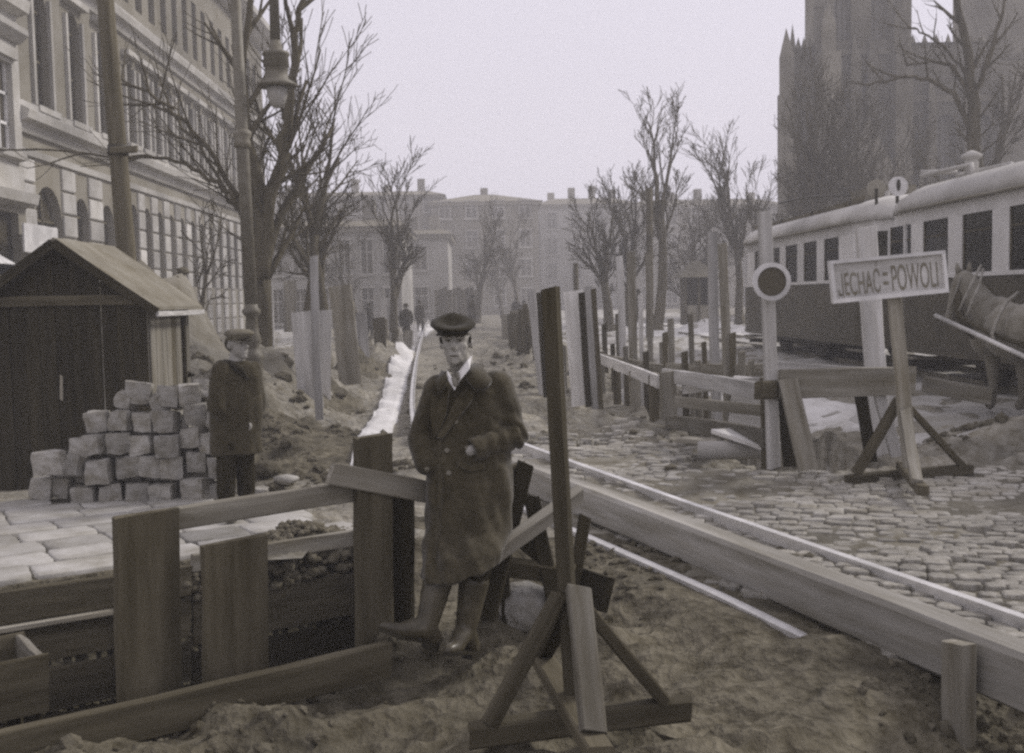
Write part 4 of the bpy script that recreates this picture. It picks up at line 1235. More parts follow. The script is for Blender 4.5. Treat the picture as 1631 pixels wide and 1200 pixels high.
plank('eaves_board', (xr + .15, SY - .16, ridgez(xr + .14) - .02), (xr + .15, SY + D + .12, ridgez(xr + .14) - .02), .05, .03, (0, 0, 1), M_WOODL, sh)
plank('brace', (xl - .02, SY + .02, ez - .25), (xl - .34, SY + .02, ridgez(xl - .34) - .03), .07, .05, (0, 1, 0), M_WOODB, sh)
plank('corner_post', (xr + .03, SY + 1.2, gz), (xr + .03, SY + 1.2, ez - .04), .07, .05, (0, 1, 0), M_WOODB, sh)
V, F = chain([Vector((xr + .04, SY + 1.28, 1.05 + gz)), Vector((xr + .10, SY + 1.28, 1.05 + gz))], [.035, .02]); mk('padlock', V, F, M_BLACK, sh, True)
plank('light_slit', at(98, 598, SY - .03), at(98, 637, SY - .03), .03, .02, (1, 0, 0), M_WOOD, sh)  # pale strip painted in for a slit of light in the front

# ------------------------------------------------------------------ pile of setts
ROWS = [('bottom row', [(70, 776, 1), (103, 774, 1), (136, 791, 1), (176, 788, 1), (220, 785, 1), (260, 787, 1), (316, 780, 1.15), (347, 783, .95), (410, 795, 1.1)]),
        ('second row', [(83, 736, 1.25), (121, 742, 1), (161, 750, 1.1), (204, 742, 1), (238, 742, .95), (272, 746, 1.05), (319, 733, 1), (352, 745, 1)]),
        ('third row', [(130, 714, .9), (153, 708, .95), (189, 707, 1), (228, 709, .95), (268, 711, 1.05), (310, 697, 1), (340, 706, 1)]),
        ('fourth row', [(156, 672, 1), (196, 670, .95), (231, 672, .9), (266, 672, 1.05), (311, 659, 1), (338, 664, .95)]),
        ('top layer', [(203, 637, .8), (222, 627, 1.15), (256, 640, .9), (274, 634, 1.05), (302, 627, .95), (322, 622, .9)])]
ORD = ['first', 'second', 'third', 'fourth', 'fifth', 'sixth', 'seventh', 'eighth', 'ninth', 'tenth']
rng = random.Random(12)
PY = 9.45
for ri, (rn, L_) in enumerate(ROWS):
    for k, (px, py, s) in enumerate(L_):
        yy = PY + .03 * ri + rng.uniform(-.04, .04)
        if ri == 0 and k in (0, 1): yy += .15
        if px > 400: yy = 9.75
        c = at(px, py, yy)
        e = .192 * s
        tilt = 0.10 if ri < 4 else .38
        if (ri, k) in ((1, 1), (1, 2), (0, 1)): tilt = .35
        VF = settshape(rng.randrange(99999), (e * rng.uniform(.93, 1.08), e * rng.uniform(.95, 1.1), .185 * min(s, 1.08)))
        V, F = placed(VF, c, (rng.uniform(-tilt, tilt), rng.uniform(-tilt, tilt), rng.uniform(-.35, .35)))
        o = mk('granite_sett', V, F, M_SETT, None, False)
        tag(o, f'rough split granite sett, {ORD[k]} from the left in the {rn} of the pile', 'stone', 'setts stacked in a pile beside the shed')
# the pile's hidden core: a second rank behind keeps the front rank up
k2 = 0
for ri in range(4):
    for k in range(7 - ri):
        c = at(120 + 18 * ri + 38 * k, 786 - 37 * ri, PY + .24)
        VF = settshape(900 + k2, (.2, .21, .195)); k2 += 1
        V, F = placed(VF, c, (rng.uniform(-.06, .06), rng.uniform(-.06, .06), rng.uniform(-.2, .2)))
        o = mk('granite_sett', V, F, M_SETT, None, False)
        tag(o, f'half hidden sett, {ORD[k]} from left, {("bottom", "second", "third", "fourth")[ri]} row, behind the pile front', 'stone', 'hidden rear rank of the sett pile')

# two cobbles lying on the footway and other loose stones
def rock(px, py, z, s, label, m=M_SETT, cube=.3, name='loose_stone'):
    p = on(px, py, z)
    V, F = placed(rockshape(int(px + py), s[0], s[1], s[2], 2, .22, cube), (p.x, p.y, H(p.x, p.y) + s[2] * .6 if s[2] > .08 else z + s[2] * .7), (0, 0, px))
    return tag(mk(name, V, F, m, None, True), label, 'stone')
rock(368, 832, -.07, (.055, .04, .028), 'small dark pebble lying on the footway, left of two')
rock(402, 820, -.07, (.065, .04, .028), 'small dark pebble lying on the footway, right of two')
rock(440, 598, .2, (.28, .2, .13), 'pale flat boulder at the foot of the lamp post heap', M_STUCP)
rock(447, 552, .5, (.3, .25, .2), 'pale boulder higher up behind the lamp post', M_STUCP)
rock(425, 745, -.05, (.16, .12, .09), 'dark lump of rubble right of the worker', M_CLOD)
rock(455, 770, -.05, (.12, .1, .05), 'pale stone slab behind the trench rail', M_SLAB)
rock(842, 985, 0, (.17, .13, .14), 'rounded pale boulder under the sawhorse', M_SETT, .1)
rock(600, 530, .4, (.5, .4, .35), 'big clod heap beside the leaning wide board', M_CLOD, 0)
rock(1195, 512, .2, (.6, .5, .25), 'low dark soil heap beside the tram end', M_CLOD, 0)

# ------------------------------------------------------------------ left trench: shoring and barrier
fb = thing('trench_shoring', 'dark timber shoring boards lining the far side of the open trench', 'shoring', (TF0.x * .5 + TF1.x * .5, TF0.y * .5 + TF1.y * .5, -1.5))
def fw(px, z, out=.0):
    """point on the far trench wall at image column px, height z"""
    lo, hi = TF0, TF1
    a, b_ = 0.0, 1.0
    for _ in range(40):
        m_ = (a + b_) / 2
        q = lo.lerp(hi, m_); q = Vector((q.x, q.y, z))
        if pix(q)[0] < px: a = m_
        else: b_ = m_
    n_ = Vector((-(hi - lo).y, (hi - lo).x, 0)).normalized()
    return Vector((q.x, q.y, z)) - n_ * out
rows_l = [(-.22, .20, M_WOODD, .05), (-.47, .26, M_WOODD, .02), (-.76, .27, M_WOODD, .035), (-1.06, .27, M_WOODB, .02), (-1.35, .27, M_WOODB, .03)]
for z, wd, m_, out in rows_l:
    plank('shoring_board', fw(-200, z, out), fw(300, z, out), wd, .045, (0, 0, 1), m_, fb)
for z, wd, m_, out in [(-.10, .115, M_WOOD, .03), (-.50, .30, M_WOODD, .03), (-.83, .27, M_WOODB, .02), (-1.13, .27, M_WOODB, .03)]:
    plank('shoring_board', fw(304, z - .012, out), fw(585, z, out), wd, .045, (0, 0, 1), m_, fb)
for px in (195, 572): plank('wale', fw(px, -1.55, .09), fw(px, -.28 if px < 300 else .0, .09), .11, .07, (1, 0, 0), M_WOODB, fb)
plank('wale_cap', fw(-200, -.335, .075), fw(190, -.335, .075), .035, .06, (0, 0, 1), M_WOOD, fb)
# rubble between the boards and on the lip
rv, rf = [], []
rng = random.Random(31)
for k in range(260):
    px = rng.uniform(290, 585); z = rng.uniform(-.36, -.16); s = rng.uniform(.015, .06)
    p = fw(px, z, -.02 + rng.uniform(-.02, .06))
    v, f = placed(rockshape(rng.randrange(500), s, s, s * .8, 1, .3), p, (0, 0, rng.uniform(0, 6)))
    b0 = len(rv); rv += v; rf += [tuple(i + b0 for i in q) for q in f]
for k in range(420):
    px = rng.gauss(495, 32); out = rng.uniform(-.32, -.05); s = rng.uniform(.012, .04)
    p = fw(px, -.09 + .10 * math.exp(-((px - 495) / 45) ** 2) * rng.random(), out)
    v, f = placed(rockshape(rng.randrange(500), s, s, s * .8, 1, .35), p, (0, 0, rng.uniform(0, 6)))
    b0 = len(rv); rv += v; rf += [tuple(i + b0 for i in q) for q in f]
o = mk('trench_rubble', rv, rf, M_CLOD, None, True)
tag(o, 'dark rubble and soil between the shoring boards of the open trench', 'rubble', kind='stuff')

tb = thing('trench_barrier', 'plank barrier of wide upright boards and sloping top rail along the open trench', 'barrier', on(330, 1090))
def upb(pxa, pya, pxb, pyb, Y, wd, m_, th=.045, nm='upright_board', wdir=(1, .35, 0), dY=0, par=None):
    return plank(nm, at(pxb, pyb, Y), at(pxa, pya, Y + dY), wd, th, wdir, m_, par or tb)
wd_ = (TN1 - TN0).normalized()
def nearY(px): # depth of the near lip at column px
    a, b_ = 0.0, 1.0
    for _ in range(40):
        m_ = (a + b_) / 2
        q = TN0.lerp(TN1, m_)
        if pix(q)[0] < px: a = m_
        else: b_ = m_
    return q.y
upb(234, 818, 242, 1240, nearY(236) + .06, .262, M_WOODD, wdir=wd_)
upb(373, 861, 384, 1230, nearY(378) + .07, .285, M_WOODD, wdir=wd_)
upb(594, 694, 600, 1180, nearY(596) + .10, .185, M_WOODD, wdir=wd_, th=.06)
upb(634, 780, 640, 1150, nearY(630) + .24, .16, M_WOODB, wdir=(1, -.55, 0), th=.05)  # near-black wood puts this board's shading into its colour
plank('top_rail', at(186, 842, nearY(186) + .105), at(566, 782, nearY(566) + .16), .095, .04, (0, 0, 1), M_WOOD, tb)
ep = TN1 - TN0
o = plank('edge_board', on(-380, 1264, .03) + Vector((0, 0, -.05)), on(618, 1032, .03) + Vector((0, 0, -.05)), .16, .05, (0, 0, 1), M_WOODD)
tag(o, 'long board laid on the ground along the near trench lip', 'board')
o = plank('cross_plank', at(526, 754, 4.95), at(720, 792, 5.28), .105, .04, (0, 0, 1), M_WOOD)
tag(o, 'pale plank the man leans against, left of him', 'plank')
# wooden trough in the trench
tr = thing('wooden_trough', 'open wooden box standing in the trench at the left edge', 'box', at(10, 1200, 4.75))
fr_ = at(74, 1042, 4.5); zt_ = fr_.z; zb_ = zt_ - .24
bk_ = on(36, 1008, zt_); fl_ = fr_ + (on(-60, 1068, zt_) - fr_).normalized() * .75
bl_ = bk_ + (fl_ - fr_)
def trp(nm, a, b_, m_): plank(nm, Vector((a.x, a.y, (zt_ + zb_) / 2)), Vector((b_.x, b_.y, (zt_ + zb_) / 2)), zt_ - zb_, .028, (0, 0, 1), m_, tr)
trp('side_board', fl_, fr_, M_WOODD); trp('side_board', bl_, bk_, M_WOODD)
ins = (fl_ - fr_).normalized() * .02
trp('end_board', fr_.lerp(bk_, .04) + ins, fr_.lerp(bk_, .96) + ins, M_WOOD); trp('end_board', fl_.lerp(bl_, .04) - ins, fl_.lerp(bl_, .96) - ins, M_WOODD)
cb = (fr_ + bk_) / 2; ce = (fl_ + bl_) / 2
plank('bottom_board', Vector((cb.x, cb.y, zb_ + .03)) + ins * 2, Vector((ce.x, ce.y, zb_ + .03)) - ins * 2, (bk_ - fr_).length - .04, .025, bk_ - fr_, M_WOODB, tr)
for a in (fr_, fl_, bk_, bl_):
    p = a.lerp((fr_ + bl_) / 2, .15); plank('leg', (p.x, p.y, -1.6), (p.x, p.y, zb_ + .01), .06, .05, (1, 0, 0), M_WOODB, tr)
plank('skid', Vector((fl_.x, fl_.y, zb_ - .09)), Vector((fr_.x, fr_.y, zb_ - .09)), .09, .045, (0, 0, 1), M_WOODD, tr)

# ------------------------------------------------------------------ sawhorse behind the man
sw = thing('sawhorse', 'rough dark timber sawhorse behind the leaning man', 'sawhorse', on(860, 985))
Ys = 5.25
plank('top_beam', at(700, 782, 5.42), at(838, 752, 5.42), .10, .10, (0, 0, 1), M_WOODD, sw)
plank('leg', at(838, 738, 5.30), at(776, 985, 5.16), .085, .06, (1, 0, 0), M_WOODB, sw)
plank('leg', at(846, 792, 5.38), at(886, 968, 5.24), .075, .06, (1, 0, 0), M_WOODB, sw)
plank('leg', at(932, 822, 5.45), at(912, 950, 5.36), .06, .06, (1, 0, 0), M_WOODB, sw)
plank('diagonal_brace', at(788, 884, 5.02), at(925, 786, 5.28), .085, .05, (0, -.4, 1), M_WOOD, sw)
plank('brace', at(820, 852, 5.34), at(872, 898, 5.3), .06, .05, (0, 0, 1), M_WOODB, sw)
plank('stretcher', at(778, 900, 5.3), at(912, 915, 5.3), .10, .05, (0, -.5, 1), M_WOODD, sw)
plank('leg', at(802, 905, 5.36), at(808, 994, 5.3), .05, .05, (1, 0, 0), M_WOODB, sw)
o = plank('board_end', at(905, 925, 5.5), at(968, 948, 5.2), .17, .04, (.3, 0, 1), M_WOODB)
tag(o, 'short dark board lying behind the foreground sign stand', 'board')

# ------------------------------------------------------------------ foreground stand
st = thing('post_stand', 'tall square timber post on a braced cross foot in the foreground', 'post', on(912, 1140))
Yp = 4.5
base = on(914, 1140, .06)
Yp = base.y
topp = at(877, 460, Yp)
yw = Vector((math.cos(.5), math.sin(.5), 0))
plank('post', Vector((base.x, Yp, .10)), topp, .056, .05, (math.cos(-.5), math.sin(-.5), 0), M_WOODD, st, .5)
e0, e1 = on(746, 1172, .03), on(1098, 1128, .03)
dx = (e1 - e0).normalized(); dz = Vector((-dx.y, dx.x, 0))
plank('foot_beam', e0, e1, .075, .085, dz, M_WOODD, st)
fb0 = on(862, 1072, .05); fb1 = on(958, 1235, .05)
plank('foot_beam', fb0 + Vector((0, 0, .065)), fb1 + Vector((0, 0, .065)), .085, .06, dx, M_WOODD, st)
pz = lambda py: topp.lerp(Vector((base.x, Yp, .1)), (topp.z - at(905, py, Yp).z) / (topp.z - .1))
plank('strut', pz(945) - dx * .03, e0.lerp(base, .2) + Vector((0, 0, .03)), .075, .045, dz, M_WOODD, st)
plank('strut', pz(950) + dx * .03, e1.lerp(base, .22) + Vector((0, 0, .03)), .075, .045, dz, M_WOODD, st)
plank('strut', pz(935) - dz * .05 + dx * .025, fb1.lerp(base, .25) + Vector((0, 0, .09)), .085, .05, dx, M_WOOD, st)
plank('strut', pz(985) + dz * .05, fb0.lerp(base, .1) + Vector((0, 0, .09)), .06, .05, dx, M_WOODB, st)

# ------------------------------------------------------------------ kerb beam and the temporary tram track
def spline(P_, k_=6):
    pp = []; n_ = len(P_)
    for i in range(n_ - 1):
        a, b_, c, d = P_[max(i - 1, 0)], P_[i], P_[i + 1], P_[min(i + 2, n_ - 1)]
        for k in range(k_):
            t = k / k_
            pp.append(.5 * ((2 * b_) + (c - a) * t + (2 * a - 5 * b_ + 4 * c - d) * t * t + (3 * b_ - a - 3 * c + d) * t ** 3))
    pp.append(P_[-1])
    return pp
rail_px = [(684, 505), (677, 522), (668, 552), (660, 595), (656, 640), (660, 678), (674, 708), (710, 744), (765, 776), (835, 808), (925, 848), (1100, 922), (1240, 984), (1340, 1029)]
R1 = spline([Vector((p.x, p.y, 0)) for p in (on(a, b_, .03) for a, b_ in rail_px[:7])] + [Vector((p.x, p.y, 0)) for p in [on(722, 752, .03)]])
p_a, p_b = on(775, 781, .03), on(1365, 1040, .03)
R1 += [Vector((p_a.x + (p_b.x - p_a.x) * k / 24, p_a.y + (p_b.y - p_a.y) * k / 24, 0)) for k in range(25)]
p_a, p_b = on(790, 698, .03), on(1900, 1079, .03)
R2 = [Vector((p_a.x + (p_b.x - p_a.x) * k / 30, p_a.y + (p_b.y - p_a.y) * k / 30, 0)) for k in range(31)]
def offset(P_, d):
    out = []
    for i in range(len(P_)):
        t = (P_[min(i + 1, len(P_) - 1)] - P_[max(i - 1, 0)]).normalized()
        out.append(P_[i] + Vector((-t.y, t.x, 0)) * d)
    return out
def rail(P_, label):
    parts = []
    for d0, d1, dz in ((-.03, .02, 0.0), (.032, .042, -.006)):
        rings = []
        A_, B_ = offset(P_, d0), offset(P_, d1)
        if 'running' in label:
            m0 = (d0 + d1) / 2; C_ = offset(P_, m0)
            for q in range(3):
                f_ = q / 3 + .1; A_[-1 - q] = C_[-1 - q].lerp(A_[-1 - q], f_); B_[-1 - q] = C_[-1 - q].lerp(B_[-1 - q], f_)
        for a, b_ in zip(A_, B_):
            c = (a + b_) / 2
            z = (-.012 if 'running' in label else .012) if c.y < 8.5 else max(.0, H(c.x, c.y)) + .012 * min(4, c.y - 8)
            rings.append([Vector((a.x, a.y, z - .12)), Vector((b_.x, b_.y, z - .12)), Vector((b_.x, b_.y, z + .034 + dz)), Vector((a.x, a.y, z + .034 + dz))])
        # even out the ground's bumps along the rail
        for _ in range(6):
            zs = [r[2].z for r in rings]
            for q in range(1, len(rings) - 1):
                m_ = (zs[q - 1] + zs[q] * 2 + zs[q + 1]) / 4 - rings[q][2].z
                for v in rings[q]: v.z += m_
        if label.startswith('bright grooved rail running'):
            for e_, q_ in enumerate((.04, .03, .022, .015, .009, .004)):
                for v in rings[-1 - e_]: v.z -= q_
        parts.append(loft(rings))
    return tag(mk('tram_rail', *merge(parts), M_STEEL, None), label, 'rail', 'rails of the temporary tram track')
rail(R1, 'bright grooved rail running along the heavy beam, then curving away left of the man')
rail(R2, 'bright grooved rail crossing the cobbles beyond the heavy beam')
def beampt(px, py): p = on(px, py, 0); return Vector((p.x, p.y, 0))
b0_, b1_ = beampt(1100, 903), beampt(1440, 1054)
bd_ = (b1_ - b0_).normalized(); bn_ = Vector((-bd_.y, bd_.x, 0))
if bn_.x < 0: bn_ = -bn_
bs_ = b0_ - bd_ * 3.3 + bn_ * .09; be_ = b1_ + bd_ * 2.2 + bn_ * .09
o = plank('kerb_beam', bs_ + Vector((0, 0, .10)), be_ + Vector((0, 0, .10)), .235, .17, (0, 0, 1), M_BEAM, None, .6)
tag(o, 'long heavy timber beam lying beside the rails from the man to the lower right corner', 'beam')
c = beampt(1541, 1100) - bn_ * .05
o = plank('beam_stake', (c.x, c.y - .04, -.75), (c.x + .005, c.y, .20), .13, .07, (bd_.x, bd_.y, 0), M_WOOD)
tag(o, 'short wide stake driven against the heavy beam at the lower right', 'stake')

# ------------------------------------------------------------------ standing boards and posts in the ground
def stake(label, pxt, pyt, pxb, pyb, z, wpx, m_, th=.04, wdir=(1, -.1, 0), name='standing_board', cat='board', group=None):
    b_ = on(pxb, pyb, z)
    wd = wpx * b_.y / FPX
    t_ = at(pxt, pyt, b_.y)
    o = plank(name, b_ - (t_ - b_).normalized() * .25, t_, wd, th, wdir, m_)
    return tag(o, label, cat, group)
# the group by the left mound
stake('wide pale board in the left mound, nearest of the standing boards', 484, 497, 494, 628, .28, 40, M_WOODL)
stake('tall narrow pale lath standing in front of the wide board', 500, 408, 508, 640, .26, 13, M_WOODL, wdir=(1, .2, 0))
stake('pale board half hidden behind the tall lath', 516, 495, 514, 612, .3, 26, M_WOODL)
stake('wide grey board leaning right, beside the tall lath', 541, 455, 556, 592, .3, 36, M_WOOD)
stake('narrow grey board behind the leaning wide board', 556, 482, 567, 590, .3, 14, M_WOOD)
stake('slim pale board just right of the big tree', 428, 455, 432, 570, .6, 13, M_WOODL)
stake('dark short board between the two avenue trees', 462, 447, 462, 520, .6, 20, M_WOOD)
stake('small pale board on the mound, left of the twin-stemmed tree', 613, 475, 615, 518, .5, 15, M_WOODL)
stake('pale square board end on the rubble bank', 575, 497, 580, 560, .45, 16, M_WOODL)
# the tall boards beside the central bank
TBZ = .2
SB = [(846, 463, 862, 606, 13, M_WOODL, .05, 'leftmost tall board of the group by the street trench'),
      (862, 466, 872, 610, 16, M_WOODB, .05, 'tall board coloured dark for a shaded gap, second from left in the group'),  # near-black colour stands in for shade between the pale boards
      (881, 462, 892, 612, 17, M_WOODL, .05, 'pale tall board behind the foreground post'),
      (912, 464, 924, 620, 30, M_WOODL, .05, 'widest pale tall board of the group'),
      (928, 466, 938, 622, 14, M_WOODB, .05, 'tall board coloured dark for a shaded side, beside the widest pale board'),  # shade beside the wide board, put in as a near-black board
      (938, 456, 949, 628, 13, M_WOODL, .05, 'rightmost tall pale board of the group'),
      (945, 460, 956, 632, 8, M_WOODD, .05, 'thin dark lath ending the board group on the right')]
for k, (a, b_, c, d, wpx, m_, th, lab) in enumerate(SB):
    stake(lab, a, b_, c, d, TBZ, wpx, m_, th, (1, -.25 if k % 2 else .05, 0), group='tall boards standing by the street trench')
TP = [('tall pale post, left of the close pair by the street trench', 1135, 370, 1142, 650, .0, 15, M_WOODL),
      ('tall grey post, right of the close pair by the street trench', 1150, 388, 1160, 668, .0, 13, M_WOOD),
      ('pale thin post in front of the far leaning tree', 986, 408, 992, 600, .0, 11, M_WOODL),
      ('grey post next to the pale thin post', 1005, 400, 1010, 610, .0, 13, M_WOOD),
      ('thin dark post between the grey post and short stake', 1032, 405, 1036, 600, .0, 9, M_WOOD),
      ('short pale stake on the street side of the trench', 1068, 508, 1070, 590, .1, 10, M_WOOD),
      ('short dark stake beside the rightmost tall board', 962, 516, 965, 585, .1, 8, M_WOODD)]
for lab, a, b_, c, d, z, wpx, m_ in TP:
    stake(lab, a, b_, c, d, z, wpx, m_, .08 if wpx > 12 else .05, (1, .1, 0), 'trench_post', 'post', 'posts rising along the street trench')

# ------------------------------------------------------------------ street trench fence
ft = thing('trench_fence', 'low timber fence with posts and rails along the street trench', 'fence', (FN.x, (FN.y + FF.y) / 2, 0))
def fence_pt(px, z):
    a, b_ = 0.0, 1.0
    for _ in range(40):
        m_ = (a + b_) / 2
        q = FF.lerp(FN, m_)
        if pix((q.x, q.y, z))[0] < px: a = m_
        else: b_ = m_
    return Vector((q.x, q.y, z))
def fpost(px, pyt, pyb, wpx, m_=M_WOOD, off=0.0, z=0.0):
    q = fence_pt(px, z)
    t_ = at(px - 3, pyt, q.y)
    plank('post', (q.x + off, q.y, H(q.x, q.y) - .1), (t_.x + off, q.y, t_.z), wpx * q.y / FPX, .09, (1, .1, 0), m_, ft)
fpost(1228, 600, 750, 28, M_WOODD); fpost(1066, 592, 706, 25); fpost(1044, 596, 700, 16, M_WOODD); fpost(1012, 590, 665, 15); fpost(984, 585, 650, 12, M_WOODD); fpost(960, 560, 630, 9); fpost(1000, 580, 660, 7, M_WOODD)
def frail(pa, ya, pb, yb, h, m_, off=-.06, th=.045):
    a, b_ = fence_pt(pa, .6), fence_pt(pb, .6)
    A_, B_ = at(pa, ya, a.y), at(pb, yb, b_.y)
    plank('rail', A_ + Vector((off, 0, 0)), B_ + Vector((off, 0, 0)), h, th, (0, 0, 1), m_, ft)
frail(950, 568, 1056, 608, .17, M_WOODL); frail(1048, 598, 1236, 632, .17, M_WOODL, .07); frail(1072, 672, 1232, 698, .17, M_WOOD, -.075)
frail(930, 622, 1066, 708, .10, M_WOOD, -.14)
for px, pt, pb, wp, m_ in ((972, 548, 622, 7, M_WOODD), (993, 552, 640, 8, M_WOOD), (1026, 560, 660, 9, M_WOODD), (1052, 545, 640, 7, M_WOOD), (1090, 560, 690, 10, M_WOODD), (1112, 575, 690, 9, M_WOOD), (1185, 560, 700, 11, M_WOOD), (980, 500, 615, 6, M_WOOD), (1018, 470, 640, 7, M_WOODL), (1058, 530, 660, 8, M_WOODD), (1100, 500, 660, 8, M_WOOD), (1122, 545, 680, 7, M_WOODD), (1170, 530, 690, 9, M_WOODD), (1200, 575, 705, 9, M_WOOD)):
    q = on(px, pb - 12, 0); t_ = at(px - 3, pt, q.y + .6)
    plank('post', (q.x + .15, q.y + .6, -.8), (q.x + .12, q.y + .6, t_.z), wp * q.y / FPX, .07, (1, .1, 0), m_, ft)
plank('rail', at(1076, 640, 12.3), at(1222, 655, 11.2), .12, .05, (0, 0, 1), M_WOOD, ft)
plank('rail', at(1090, 622, 13.5), at(1235, 606, 11.5), .10, .05, (0, 0, 1), M_WOODL, ft)
plank('rail', at(1062, 588, 15), at(1232, 590, 13.2), .16, .05, (0, 0, 1), M_WOOD, ft)
plank('rail', at(955, 568, 21), at(1140, 602, 14.5), .13, .05, (0, 0, 1), M_WOOD, ft)
o = mk('drain_pipe', *tube([at(1112, 718, 10.4), at(1240, 716, 10.2)], .09, 14), M_STUCP, None, True); tag(o, 'pale round pipe lying in the street trench', 'pipe')
o = plank('trench_plank', at(1152, 686, 10.6), at(1232, 712, 9.75), .26, .04, (1, .1, 0), M_WOODL); tag(o, 'pale plank laid flat across the street trench', 'plank')
o = plank('trench_plank', at(1085, 700, 11.2), at(1150, 704, 10.9), .22, .05, (1, .2, 0), M_WOOD); tag(o, 'second plank across the trench beside the pipe', 'plank')
o = plank('trench_plank', at(1165, 640, 12.5), at(1240, 650, 12), .6, .04, (.1, 0, 1), M_WOODL); tag(o, 'light shoring sheet on the far side of the street trench', 'plank')

# sawhorse barrier under the warning sign
sb = thing('road_barrier', 'wide plank barrier on splayed legs below the warning sign', 'barrier', on(1300, 750))
BY = 9.1
plank('rail', at(1240, 612, BY), at(1456, 606, BY + .1), .24, .05, (-.02, 0, 1), M_WOOD, sb)
plank('rail', at(1226, 588, BY + .5), at(1400, 600, BY + .45), .15, .05, (0, 0, 1), M_WOODL, sb)
plank('leg', at(1254, 605, BY - .04), at(1288, 750, BY - .2), .16, .045, (1, 0, 0), M_WOOD, sb)
plank('leg', at(1246, 610, BY + .2), at(1258, 742, BY + .3), .11, .05, (1, 0, 0), M_WOODB, sb)
plank('leg', at(1370, 625, BY + .12), at(1388, 735, BY + .3), .10, .05, (1, 0, 0), M_WOODB, sb)
plank('leg', at(1400, 625, BY + .15), at(1428, 728, BY + .1), .10, .05, (1, 0, 0), M_WOODL, sb)
plank('cap', at(1208, 622, BY - .1), at(1262, 618, BY + .15), .15, .09, (0, 0, 1), M_WOODD, sb)
stake('tall wide pale post behind the warning sign', 1379, 362, 1404, 712, .05, 32, M_WOODL, .10, (1, .1, 0), 'timber_post', 'post')

# warning sign
sg = thing('warning_sign', 'white framed board reading JECHAC POWOLI on a braced wooden stand', 'sign', on(1448, 765))
GY_ = on(1448, 768).y
c00, c10, c11, c01 = at(1326, 484, GY_ - .07), at(1509, 466, GY_ - .07), at(1503, 399, GY_ - .07), at(1319, 416, GY_ - .07)
def lerp2(u, v, d=0.0): return c00.lerp(c10, u).lerp(c01.lerp(c11, u), v) + Vector((0, d, 0))
V = [lerp2(u, v, d) for u in (.02, .98) for v in (.05, .95) for d in (0.0, .02)]
mk('panel', V, BOXF, M_SIGNP, sg)
def fbar(u0, u1, v0, v1, m_=M_WHITE):
    V = [lerp2(u, v, d) for u in (u0, u1) for v in (v0, v1) for d in (-.035, .028)]
    mk('frame', V, BOXF, m_, sg)
fbar(0, 1, 0, .10); fbar(0, 1, .92, 1); fbar(0, .03, .101, .919); fbar(.97, 1, .101, .919)
def lettering(txt, u0, u1, v0, v1, parent):
    cu = bpy.data.curves.new('lettering', 'FONT'); cu.body = txt; cu.size = 1
    o = bpy.data.objects.new('tmp', cu); COL.objects.link(o)
    dg = bpy.context.evaluated_depsgraph_get(); dg.update()
    me = bpy.data.meshes.new_from_object(o.evaluated_get(dg))
    bpy.data.objects.remove(o)
    A = np.array([v.co[:] for v in me.vertices])
    ymax = 0.73
    x0, x1 = A[:, 0].min(), A[:, 0].max()
    V = [lerp2(u0 + (u1 - u0) * (a[0] - x0) / (x1 - x0), v0 + (v1 - v0) * (a[1] / ymax), -.004) for a in A]
    F = [tuple(p.vertices) for p in me.polygons]
    return mk('lettering', V, F, M_LETT, parent)
lettering('JECHAĆ', .085, .43, .16, .72, sg)
hk = [lerp2(u, v, -.0045) for u, v in ((.064, .16), (.092, .16), (.092, .215), (.073, .215), (.073, .30), (.064, .30))]
mk('lettering', hk, [(0, 1, 2, 3, 4, 5)], M_LETT, sg)
lettering('=', .455, .50, .12, .84, sg)
lettering('POWOLI', .53, .93, .16, .80, sg)
gb = on(1452, 762, .08)
plank('post', at(1424, 470, GY_), gb, .115, .05, (1, .15, 0), M_WOOD, sg)
g0, g1 = on(1348, 766, .04), on(1546, 748, .04)
plank('foot_beam', g0, g1, .09, .09, (0, 1, 0), M_WOODD, sg)
plank('foot_beam', on(1436, 742, .13), on(1470, 782, .13), .09, .07, (1, 0, 0), M_WOODD, sg)
plank('strut', at(1432, 638, GY_ - .03), g0.lerp(g1, .07) + Vector((0, 0, .05)), .09, .05, (1, 0, 1), M_WOODD, sg)
plank('strut', at(1440, 640, GY_ - .03), g1.lerp(g0, .08) + Vector((0, 0, .05)), .09, .05, (1, 0, -1), M_WOODD, sg)
plank('strut', at(1438, 636, GY_ - .06), on(1460, 768, .17), .085, .05, (1, 0, 0), M_WOOD, sg)

# round road sign on its post
rs = thing('round_road_sign', 'round dark sign with white rim on a tall pale post', 'sign', on(1228, 745))
RY = 9.05
plank('post', at(1232, 745, RY + .1), at(1217, 338, RY + .1), .105, .07, (1, .25, 0), M_WOODL, rs)
rc = at(1228, 449, RY)
def disc(name, c, r, y0, y1, m_, par, r_in=0.0, n=40):
    V, F = [], []
    for y, rr in ((y1, r), (y0, r), (y0, r_in)):
        for k in range(n):
            a = 2 * math.pi * k / n; V.append((c.x + rr * math.cos(a), c.y + y, c.z + rr * math.sin(a)))
    if r_in:
        for k in range(n):
            a = 2 * math.pi * k / n; V.append((c.x + r_in * math.cos(a), c.y + y1, c.z + r_in * math.sin(a)))
    rows = 4 if r_in else 3
    for i in range(rows - 1):
        for k in range(n):
            q = (k + 1) % n; F.append((i * n + k, i * n + q, (i + 1) * n + q, (i + 1) * n + k))
    if r_in:
        for k in range(n): F.append((3 * n + k, 3 * n + (k + 1) % n, (k + 1) % n, k))
    else: F.append(tuple(range(n)))
    return mk(name, V, F, m_, par)
rr = 30.5 * RY / FPX
disc('rim', rc, rr, -.035, .0, M_WHITE, rs, rr * .76)
